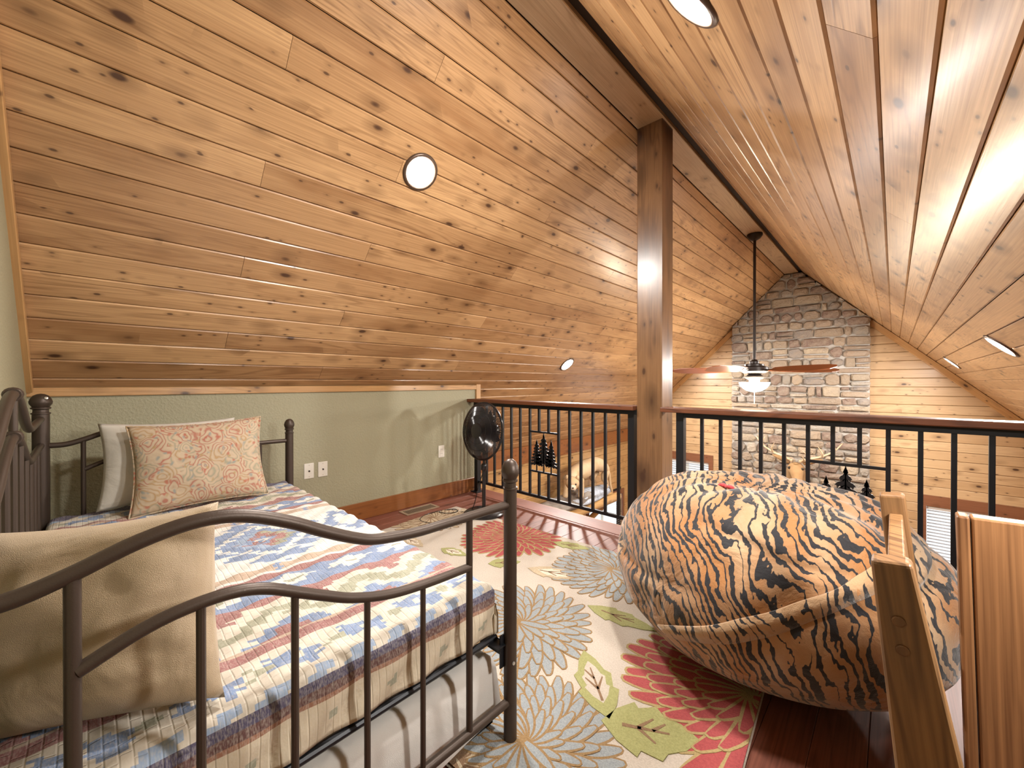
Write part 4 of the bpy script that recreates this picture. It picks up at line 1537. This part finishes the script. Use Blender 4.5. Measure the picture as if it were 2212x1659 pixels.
# ------------------------------------------------------------------ bean bag
def make_bag():
    c = Vector((-0.395, 1.88, 0))
    Rb, H = 0.573, 0.738
    nu, nv = 220, 120
    vs, uv = [], []
    for j in range(nv + 1):
        ph = -math.pi / 2 + math.pi * j / nv
        for i in range(nu + 1):
            th = 2 * math.pi * i / nu
            cp, sp = math.cos(ph), math.sin(ph)
            rad = abs(cp) ** 0.80
            d = Vector((math.cos(th) * rad, math.sin(th) * rad, sp))
            q = Vector((math.cos(th) * cp, math.sin(th) * cp, sp))
            z_ = 0.5 + 0.5 * (abs(sp) ** 0.92 * (1 if sp > 0 else -1))
            # flat base
            zz = H * z_
            base = 1.0
            low = max(0.0, 1 - z_ / 0.35)
            base -= 0.08 * low * low
            w = mnoise.noise(q * 1.6 + Vector((3, 1, 7))) * 0.045 + mnoise.noise(q * 4.2 + Vector((9, 2, 1))) * 0.020
            # radial pleats gathering at the crown
            cr = max(0.0, sp - 0.35)
            pl = 0.010 * math.sin(th * 17 + 3 * mnoise.noise(q * 3)) * min(1, cr * 2.2)
            # long sagging folds
            fo = -0.055 * math.exp(-((zz - 0.50 - 0.10 * math.sin(th * 1.0 + 0.6)) / 0.022) ** 2) * (0.5 + 0.5 * math.sin(th * 2 + 1.2))
            fo += -0.040 * math.exp(-((zz - 0.60 - 0.05 * math.sin(th * 2.0)) / 0.018) ** 2) * (0.5 + 0.5 * math.sin(th * 3 - 0.4))
            k = Rb * base * (1 + w + pl * 0.6 + fo)
            dip = -0.05 * math.exp(-((rad) / 0.35) ** 2) * (1 if sp > 0 else 0)
            zf = zz + dip + (0.02 * mnoise.noise(q * 2.5)) * z_ + pl * 0.5
            zf = max(zf, 0.0145)
            vs.append(Vector((d.x * k, d.y * k * 0.87, zf)))
            uv.append((i / nu, j / nv))
    fs = []
    for j in range(nv):
        for i in range(nu):
            a = j * (nu + 1) + i
            fs.append((a, a + 1, a + nu + 2, a + nu + 1))
    o = obj('bean_bag', vs, fs, 'tiger', None, True, Matrix.Translation(c))
    ul = o.data.uv_layers.new(name='UVMap')
    buf = []
    for f in fs:
        for q in f:
            buf += list(uv[q])
    ul.data.foreach_set('uv', buf)
    tag(o, 'huge tiger print bean bag on the rug in front of the railing', 'bean bag')
    def surf(th, f, off):
        """point on the bag: f = 0..1 polar row"""
        a_ = (th % (2 * math.pi)) / (2 * math.pi) * nu
        b_ = f * nv
        i, j = int(a_), int(b_)
        ta, tb = a_ - i, b_ - j
        q = lambda jj, ii: vs[jj * (nu + 1) + ii]
        v = (q(j, i) * (1 - ta) + q(j, i + 1) * ta) * (1 - tb) + (q(j + 1, i) * (1 - ta) + q(j + 1, i + 1) * ta) * tb
        n_ = (v - Vector((0, 0, H * 0.42))).normalized()
        return v + n_ * off
    # zip flap: a strip sewn round the near side
    N = 40
    st, sv = [], []
    for k in range(N + 1):
        t = k / N
        th = math.radians(246) + t * math.radians(76)
        f = 0.34 + 0.32 * t
        for e in (0, 1):
            st.append(surf(th, f + 0.050 * e, 0.003 + 0.009 * e))
            sv.append((th / (2 * math.pi) * 1.0, f + 0.05 * e))
    ff = [(2 * k, 2 * k + 2, 2 * k + 3, 2 * k + 1) for k in range(N)]
    fo = obj('zip_flap', st, ff, 'tiger_pale', o, True)
    u2 = fo.data.uv_layers.new(name='UVMap')
    u2.data.foreach_set('uv', [q for f in ff for k in f for q in sv[k]])
    sm = fo.modifiers.new('thick', 'SOLIDIFY')
    sm.thickness = 0.006
    # red patch on the crown
    pt = surf(math.radians(250), 0.90, 0.006)
    b = MB()
    rr = random.Random(4)
    for k in range(7):
        a = rr.uniform(0, 6.28)
        r_ = rr.uniform(0.0, 0.022)
        p0 = pt + Vector((math.cos(a) * r_, math.sin(a) * r_, 0.002))
        b2 = a + rr.uniform(0.8, 2.2)
        p1 = p0 + Vector((math.cos(b2) * 0.032, math.sin(b2) * 0.03, -0.004))
        b.tube([p0, (p0 + p1) / 2 + Vector((0, 0, 0.005)), p1], 0.006, 6)
    b.build('red_bow', 'red_patch', o, True)
    return o
make_bag()

# ------------------------------------------------------------------ floor fan
ff = empty('floor_fan', (-2.51, 2.30, 0))
tag(ff, 'black pedestal fan standing by the railing corner', 'fan')
autosmooth(MB().lathe([(0.17, 0.0145), (0.17, 0.022), (0.15, 0.035), (0.06, 0.045), (0.03, 0.06)], n=36).build('base', 'plastic', ff))
autosmooth(MB().lathe([(0.0155, 0.05), (0.0155, 0.40)], n=14).build('lower_pole', 'plastic', ff))
autosmooth(MB().lathe([(0.011, 0.38), (0.011, 0.64)], n=14).build('upper_pole', 'plastic', ff))
autosmooth(MB().lathe([(0.018, 0.375), (0.026, 0.385), (0.026, 0.42), (0.018, 0.435)], n=16).build('height_collar', 'plastic', ff))
HD = Matrix.Translation((0.0, -0.02, 0.712)) @ Matrix.Rotation(math.radians(-6), 4, 'X') @ Matrix.Rotation(math.radians(90), 4, 'X')     # local z faces -Y
def hpart(name, b, m='plastic', sm=True, parent=None):
    b.xf(HD)
    o = b.build(name, m, parent or ff)
    return autosmooth(o) if sm else o
hpart('motor', MB().lathe([(0.02, -0.16), (0.06, -0.155), (0.075, -0.12), (0.075, -0.05), (0.05, -0.03), (0.02, -0.02)], n=20))
RF = 0.238
hpart('guard_rim', MB().tube([(RF * math.cos(2 * math.pi * k / 48), RF * math.sin(2 * math.pi * k / 48), 0.0) for k in range(49)], 0.009, 8, caps=False))
gb = MB()
for k in range(150):
    a = 2 * math.pi * k / 150
    c, s = math.cos(a), math.sin(a)
    gb.tube([(0.062 * c, 0.062 * s, 0.062), (0.13 * c, 0.13 * s, 0.060), (0.205 * c, 0.205 * s, 0.040), (RF * c, RF * s, 0.004)], 0.0030, 4, caps=False)
g1 = hpart('front_guard', gb, sm=False)
g1['kind'] = 'stuff'
gb = MB()
for k in range(56):
    a = 2 * math.pi * k / 56
    c, s = math.cos(a), math.sin(a)
    gb.tube([(0.06 * c, 0.06 * s, -0.05), (0.15 * c, 0.15 * s, -0.062), (0.22 * c, 0.22 * s, -0.035), (RF * c, RF * s, -0.004)], 0.0016, 4, caps=False)
g2 = hpart('rear_guard', gb, sm=False)
g2['kind'] = 'stuff'
for rr_, zz_ in ((0.11, 0.062), (0.165, 0.052), (0.21, 0.036)):
    hpart('guard_hoop', MB().tube([(rr_ * math.cos(2 * math.pi * k / 40), rr_ * math.sin(2 * math.pi * k / 40), zz_) for k in range(41)], 0.0018, 5, caps=False))
hpart('badge', MB().lathe([(0.064, 0.058), (0.064, 0.066), (0.05, 0.070), (0.002, 0.071)], n=28))
for k in range(3):
    a0 = 2 * math.pi * k / 3
    vs, fs = [], []
    for i in range(7):
        t = i / 6
        r_ = 0.045 + 0.165 * t
        hw = 0.80 + 0.45 * math.sin(math.pi * t * 0.8)
        for e in (-1, 1):
            a = a0 + e * hw * 0.62 + 0.35 * t
            vs.append((r_ * math.cos(a), r_ * math.sin(a), 0.005 + e * 0.022))
    fs = [(2 * i, 2 * i + 2, 2 * i + 3, 2 * i + 1) for i in range(6)]
    o = hpart('fan_blade', MB().add(vs, fs))
    o.modifiers.new('thick', 'SOLIDIFY').thickness = 0.003
fc = obj('fan_cord', *(lambda b: (b.v, b.f))(MB().tube(bezier([(-2.515, 2.31, 0.40), (-2.57, 2.29, 0.22), (-2.60, 2.26, 0.06), (-2.64, 2.22, 0.018), (-2.78, 2.12, 0.006), (-2.80, 2.05, 0.018), (-2.72, 2.08, 0.018), (-2.70, 2.17, 0.018), (-2.78, 2.18, 0.018), (-2.86, 2.02, 0.006), (-2.80, 1.88, 0.018), (-2.72, 1.82, 0.018), (-2.55, 1.86, 0.018), (-2.47, 1.88, 0.018)], 8), 0.0035, 8)), 'plastic', None, True)
tag(fc, 'black power cord trailing from the pedestal fan across the rug corner', 'cord')
obj('plug', *(lambda b: (b.v, b.f))(MB().box(-2.475, -2.44, 1.868, 1.89, 0.0135, 0.03)), 'white', fc)

# ------------------------------------------------------------------ wooden frame and panel at the picture's lower corner
fr = empty('wooden_rack', (0.03, 1.03, 0))
tag(fr, 'narrow pine rack of two posts joined by boards, leaning beside the bean bag', 'wood rack')
lean = math.radians(6.2)
def fpart(name, L, x0, x1, y0, y1, z0, z1, bev=0.006, tone=0.4):
    """built upright about z, leaned about the foot"""
    cx, cy, cz = (x0 + x1) / 2, (y0 + y1) / 2, (z0 + z1) / 2
    b = MB().box(x0 - cx, x1 - cx, y0 - cy, y1 - cy, z0 - cz, z1 - cz)
    mw = Matrix.Rotation(-lean, 4, 'Y') @ Matrix.Translation((cx, cy, cz))
    o = b.build(name, 'frame', fr, mw=mw, tone=tone)
    m_ = o.modifiers.new('bevel', 'BEVEL')
    m_.width = bev
    m_.segments = 3
    return o
ZT = 0.858
def fpost(y0, y1, tone):
    zc = ZT / 2
    vs = []
    for (z_, xa, xb, ya, yb) in ((0.006, 0.026, 0.150 if y0 < 0 else 0.084, y0 - 0.012, y1), (ZT, 0.038, 0.083, y0, y1)):
        vs += [(xa - 0.06, ya, z_ - zc), (xb - 0.06, ya, z_ - zc), (xb - 0.06, yb, z_ - zc), (xa - 0.06, yb, z_ - zc)]
    o = obj('post', vs, [(0, 3, 2, 1), (4, 5, 6, 7), (0, 1, 5, 4), (1, 2, 6, 5), (2, 3, 7, 6), (3, 0, 4, 7)], 'frame', fr,
            mw=Matrix.Rotation(-lean, 4, 'Y') @ Matrix.Translation((0.06, 0, zc)), tone=tone)
    m_ = o.modifiers.new('bevel', 'BEVEL')
    m_.width = 0.007
    m_.segments = 3
    return o
s1 = fpost(-0.228, -0.190, 0.35)
s2 = fpost(0.252, 0.290, 0.4)
fpart('cross_board', 0, 0.051, 0.074, -0.190, 0.252, 0.67, 0.815, 0.003, 0.2)
for zc in (0.16, 0.34, 0.52):
    fpart('cross_board', 0, 0.048, 0.078, -0.190, 0.252, zc - 0.05, zc + 0.05, 0.003, 0.3)
for zc, yy in ((0.775, -0.2285), (0.735, -0.2285)):
    b = MB().lathe([(0.0075, 0), (0.0075, 0.0025), (0.006, 0.003)], n=14).xf(Matrix.Rotation(-lean, 4, 'Y') @ Matrix.Translation((0.060, yy - 0.001, zc)) @ Matrix.Rotation(math.pi / 2, 4, 'X'))
    b.build('wood_plug', 'frame', s1 if False else fr)

pn = empty('wooden_screen', (0.512, 1.27, 0))
tag(pn, 'wide upright pine board screen beside the narrow pine rack', 'wood screen')
plean = math.radians(1.6)
def ppart(name, x0, x1, y0, y1, z0, z1, tone, bev=0.004, m='panel'):
    cx, cy, cz = (x0 + x1) / 2, (y0 + y1) / 2, (z0 + z1) / 2
    b = MB().box(x0 - cx, x1 - cx, y0 - cy, y1 - cy, z0 - cz, z1 - cz)
    o = b.build(name, m, pn, mw=Matrix.Rotation(-plean, 4, 'Y') @ Matrix.Translation((cx, cy, cz)), tone=tone)
    m_ = o.modifiers.new('bevel', 'BEVEL')
    m_.width = bev
    m_.segments = 2
    return o
ppart('board', -0.372, -0.02, -0.02, 0.018, 0.012, 0.853, 0.25)
ppart('board', -0.018, 0.18, -0.02, 0.018, 0.012, 0.853, 0.35)
ppart('edge_strip', -0.392, -0.374, -0.022, 0.020, 0.012, 0.853, 0.1)
ppart('foot', -0.37, -0.30, -0.02, 0.018, 0.002, 0.012, 0.3)
ppart('foot', 0.10, 0.17, -0.02, 0.018, 0.002, 0.012, 0.3)

# ------------------------------------------------------------------ mounted animals
def skin_obj(name, verts, edges, radii, m, parent=None, root=0, sub=2):
    me = bpy.data.meshes.new(name)
    me.from_pydata(verts, edges, [])
    me.materials.append(M[m])
    o = bpy.data.objects.new(name, me)
    COL.objects.link(o)
    if parent:
        o.parent = parent
    sk = o.modifiers.new('skin', 'SKIN')
    sk.use_smooth_shade = True
    for i, sv in enumerate(me.skin_vertices[0].data):
        r = radii[i]
        sv.radius = r if isinstance(r, tuple) else (r, r)
        sv.use_root = (i == root)
    su = o.modifiers.new('sub', 'SUBSURF')
    su.levels = sub
    su.render_levels = sub
    return o

led = empty('log_ledge', (XL, 5.65, -1.02))
tag(led, 'log ledge on the pine wall carrying the rock and mountain lion', 'ledge')
for i, (xx, zz_) in enumerate(((0.10, 0.02), (0.26, 0.02), (0.42, 0.02))):
    b = MB().tube([(-1.15, 0, 0), (1.15, 0, 0)], 0.075, 14)
    o = b.build('log', 'log', led, mw=frame_mtx(Vector((xx, 0, zz_)), Vector((0, 1, 0)), Vector((-1, 0, 0)), Vector((0, 0, 1))), tone=0.15)
    autosmooth(o, 60)
for yy in (-0.8, 0.8):
    o = MB().tube([(0.0, yy, -0.45), (0.36, yy, -0.06)], 0.05, 12).build('strut', 'log', led, tone=0.2)
rk = bmesh.new()
bmesh.ops.create_icosphere(rk, subdivisions=4, radius=1.0)
for v in rk.verts:
    n_ = mnoise.noise(v.co * 1.7 + Vector((5, 2, 1))) * 0.35 + mnoise.noise(v.co * 5) * 0.12
    v.co = v.co * (1 + n_)
    v.co.x *= 0.22
    v.co.y *= 0.92
    v.co.z = max(-0.075, v.co.z * 0.13)
me = bpy.data.meshes.new('rock_base')
rk.to_mesh(me)
rk.free()
me.materials.append(M['rock'])
me.materials.append(M['snow'])
for p_ in me.polygons:
    p_.use_smooth = True
    p_.material_index = 1 if (p_.normal.z > 0.35 and mnoise.noise(p_.center * 4) > -0.15 and p_.center.y > -0.35) or p_.center.y > 0.25 else 0
o = bpy.data.objects.new('rock_base', me)
COL.objects.link(o)
o.location = (XL + 0.29, 5.68, -0.845)
tag(o, 'snow dusted rock under the mountain lion', 'rock')

# mountain lion: one continuous body
lion = empty('mountain_lion', (XL + 0.35, 5.7, -0.76))
tag(lion, 'mounted mountain lion standing on the rock with its head lowered', 'mountain lion')
LV = [(0.0, 0.62, 0.42), (0.0, 0.42, 0.47), (0.0, 0.15, 0.42), (0.02, -0.12, 0.42), (0.06, -0.32, 0.42), (0.13, -0.46, 0.40), (0.20, -0.55, 0.355),
      # hind legs
      (0.09, 0.64, 0.30), (0.10, 0.55, 0.17), (0.10, 0.66, 0.08), (0.10, 0.60, 0.0), (-0.09, 0.60, 0.30), (-0.10, 0.48, 0.17), (-0.10, 0.58, 0.08), (-0.10, 0.52, 0.0),
      # front legs
      (0.12, -0.22, 0.25), (0.13, -0.20, 0.12), (0.14, -0.24, 0.0), (-0.07, -0.30, 0.25), (-0.06, -0.36, 0.12), (-0.05, -0.40, 0.0),
      # tail
      (0.02, 0.74, 0.40), (0.06, 0.80, 0.22), (0.08, 0.80, 0.02), (0.09, 0.86, -0.12)]
LE = [(0, 1), (1, 2), (2, 3), (3, 4), (4, 5), (5, 6), (0, 7), (7, 8), (8, 9), (9, 10), (0, 11), (11, 12), (12, 13), (13, 14), (3, 15), (15, 16), (16, 17), (3, 18), (18, 19), (19, 20), (0, 21), (21, 22), (22, 23), (23, 24)]
LR = [0.125, 0.135, 0.135, 0.145, 0.115, 0.09, 0.07, 0.085, 0.062, 0.036, 0.04, 0.085, 0.062, 0.036, 0.04, 0.07, 0.05, 0.045, 0.07, 0.05, 0.045, 0.035, 0.028, 0.026, 0.022]
skin_obj('body', LV, LE, LR, 'lion', lion, 2)
def ball(name, c, r, m, parent, sq=(1, 1, 1), rot=None):
    bm = bmesh.new()
    bmesh.ops.create_uvsphere(bm, u_segments=20, v_segments=14, radius=1.0)
    mt = Matrix.Translation(c) @ (rot or Matrix.Identity(4)) @ Matrix.Diagonal((r * sq[0], r * sq[1], r * sq[2], 1))
    bmesh.ops.transform(bm, matrix=mt, verts=bm.verts)
    me = bpy.data.meshes.new(name)
    bm.to_mesh(me)
    bm.free()
    me.materials.append(M[m])
    me.polygons.foreach_set('use_smooth', [True] * len(me.polygons))
    o = bpy.data.objects.new(name, me)
    COL.objects.link(o)
    o.parent = parent
    return o
hc = Vector((0.235, -0.60, 0.335))
fd = Vector((0.60, -0.75, -0.22)).normalized()
sd = Vector((fd.y, -fd.x, 0)).normalized() * -1
hu = sd.cross(fd) * -1
if hu.z < 0:
    hu = -hu
head = ball('head', hc, 0.105, 'lion', lion, (1.0, 1.0, 0.95))
ball('muzzle', hc + fd * 0.085 - hu * 0.028, 0.055, 'muzzle', head)
ball('nose', hc + fd * 0.137 - hu * 0.008, 0.014, 'dark', head, (1, 1, 0.8))
ball('mouth', hc + fd * 0.118 - hu * 0.058, 0.026, 'dark', head, (1, 1, 0.5))
for s in (-1, 1):
    ball('eye', hc + fd * 0.088 + sd * s * 0.045 + hu * 0.028, 0.013, 'dark', head)
    ball('ear', hc - fd * 0.015 + sd * s * 0.078 + hu * 0.085, 0.036, 'lion', head, (0.9, 0.9, 1.1))

# elk head on the chimney
dh = empty('elk_mount', (-1.14, CHY - 0.03, -0.45))
tag(dh, 'elk head mount with pale antlers on the stone chimney', 'animal mount')
DV = [(0.0, 0.02, -0.12), (0.0, -0.12, 0.02), (0.01, -0.26, 0.17), (0.03, -0.36, 0.24), (0.06, -0.47, 0.15), (0.09, -0.58, 0.02), (0.10, -0.63, -0.05)]
skin_obj('head', DV, [(i, i + 1) for i in range(6)], [(0.20, 0.22), (0.17, 0.19), (0.13, 0.145), (0.115, 0.12), (0.085, 0.09), (0.06, 0.06), (0.045, 0.045)], 'deer', dh)
for s in (-1, 1):
    ball('eye', Vector((0.04 + s * 0.085, -0.43, 0.235)), 0.021, 'dark', dh)
    earp = [Vector((0.03 + s * 0.09, -0.33, 0.30)), Vector((0.03 + s * 0.20, -0.30, 0.36)), Vector((0.03 + s * 0.33, -0.28, 0.385))]
    b = MB().tube(bezier(earp, 5), [0.02, 0.035, 0.045, 0.05, 0.052, 0.05, 0.045, 0.038, 0.028, 0.018, 0.006], 10)
    autosmooth(b.build('ear', 'deer', dh), 60)
    main = [(0.03 + s * 0.05, -0.36, 0.33), (0.03 + s * 0.16, -0.33, 0.38), (0.03 + s * 0.32, -0.30, 0.44), (0.03 + s * 0.46, -0.28, 0.53), (0.03 + s * 0.56, -0.27, 0.66)]
    nP = (len(main) - 1) * 6 + 1
    o = autosmooth(MB().tube(bezier(main, 6), [0.026 - 0.019 * i / (nP - 1) for i in range(nP)], 10).build('antler', 'antler', dh), 60)
    for a, bq in (((0.03 + s * 0.08, -0.36, 0.35), (0.03 + s * 0.10, -0.52, 0.45)), ((0.03 + s * 0.16, -0.33, 0.385), (0.03 + s * 0.10, -0.44, 0.52)), ((0.03 + s * 0.32, -0.30, 0.44), (0.03 + s * 0.28, -0.40, 0.60)), ((0.03 + s * 0.46, -0.28, 0.53), (0.03 + s * 0.43, -0.30, 0.68))):
        a, bq = Vector(a), Vector(bq)
        mq = (a + bq) / 2 + Vector((s * 0.025, 0, -0.02))
        autosmooth(MB().tube(bezier([a, mq, bq], 5), [0.017, 0.0165, 0.016, 0.015, 0.0145, 0.013, 0.0115, 0.010, 0.008, 0.006, 0.002], 8).build('tine', 'antler', o), 60)
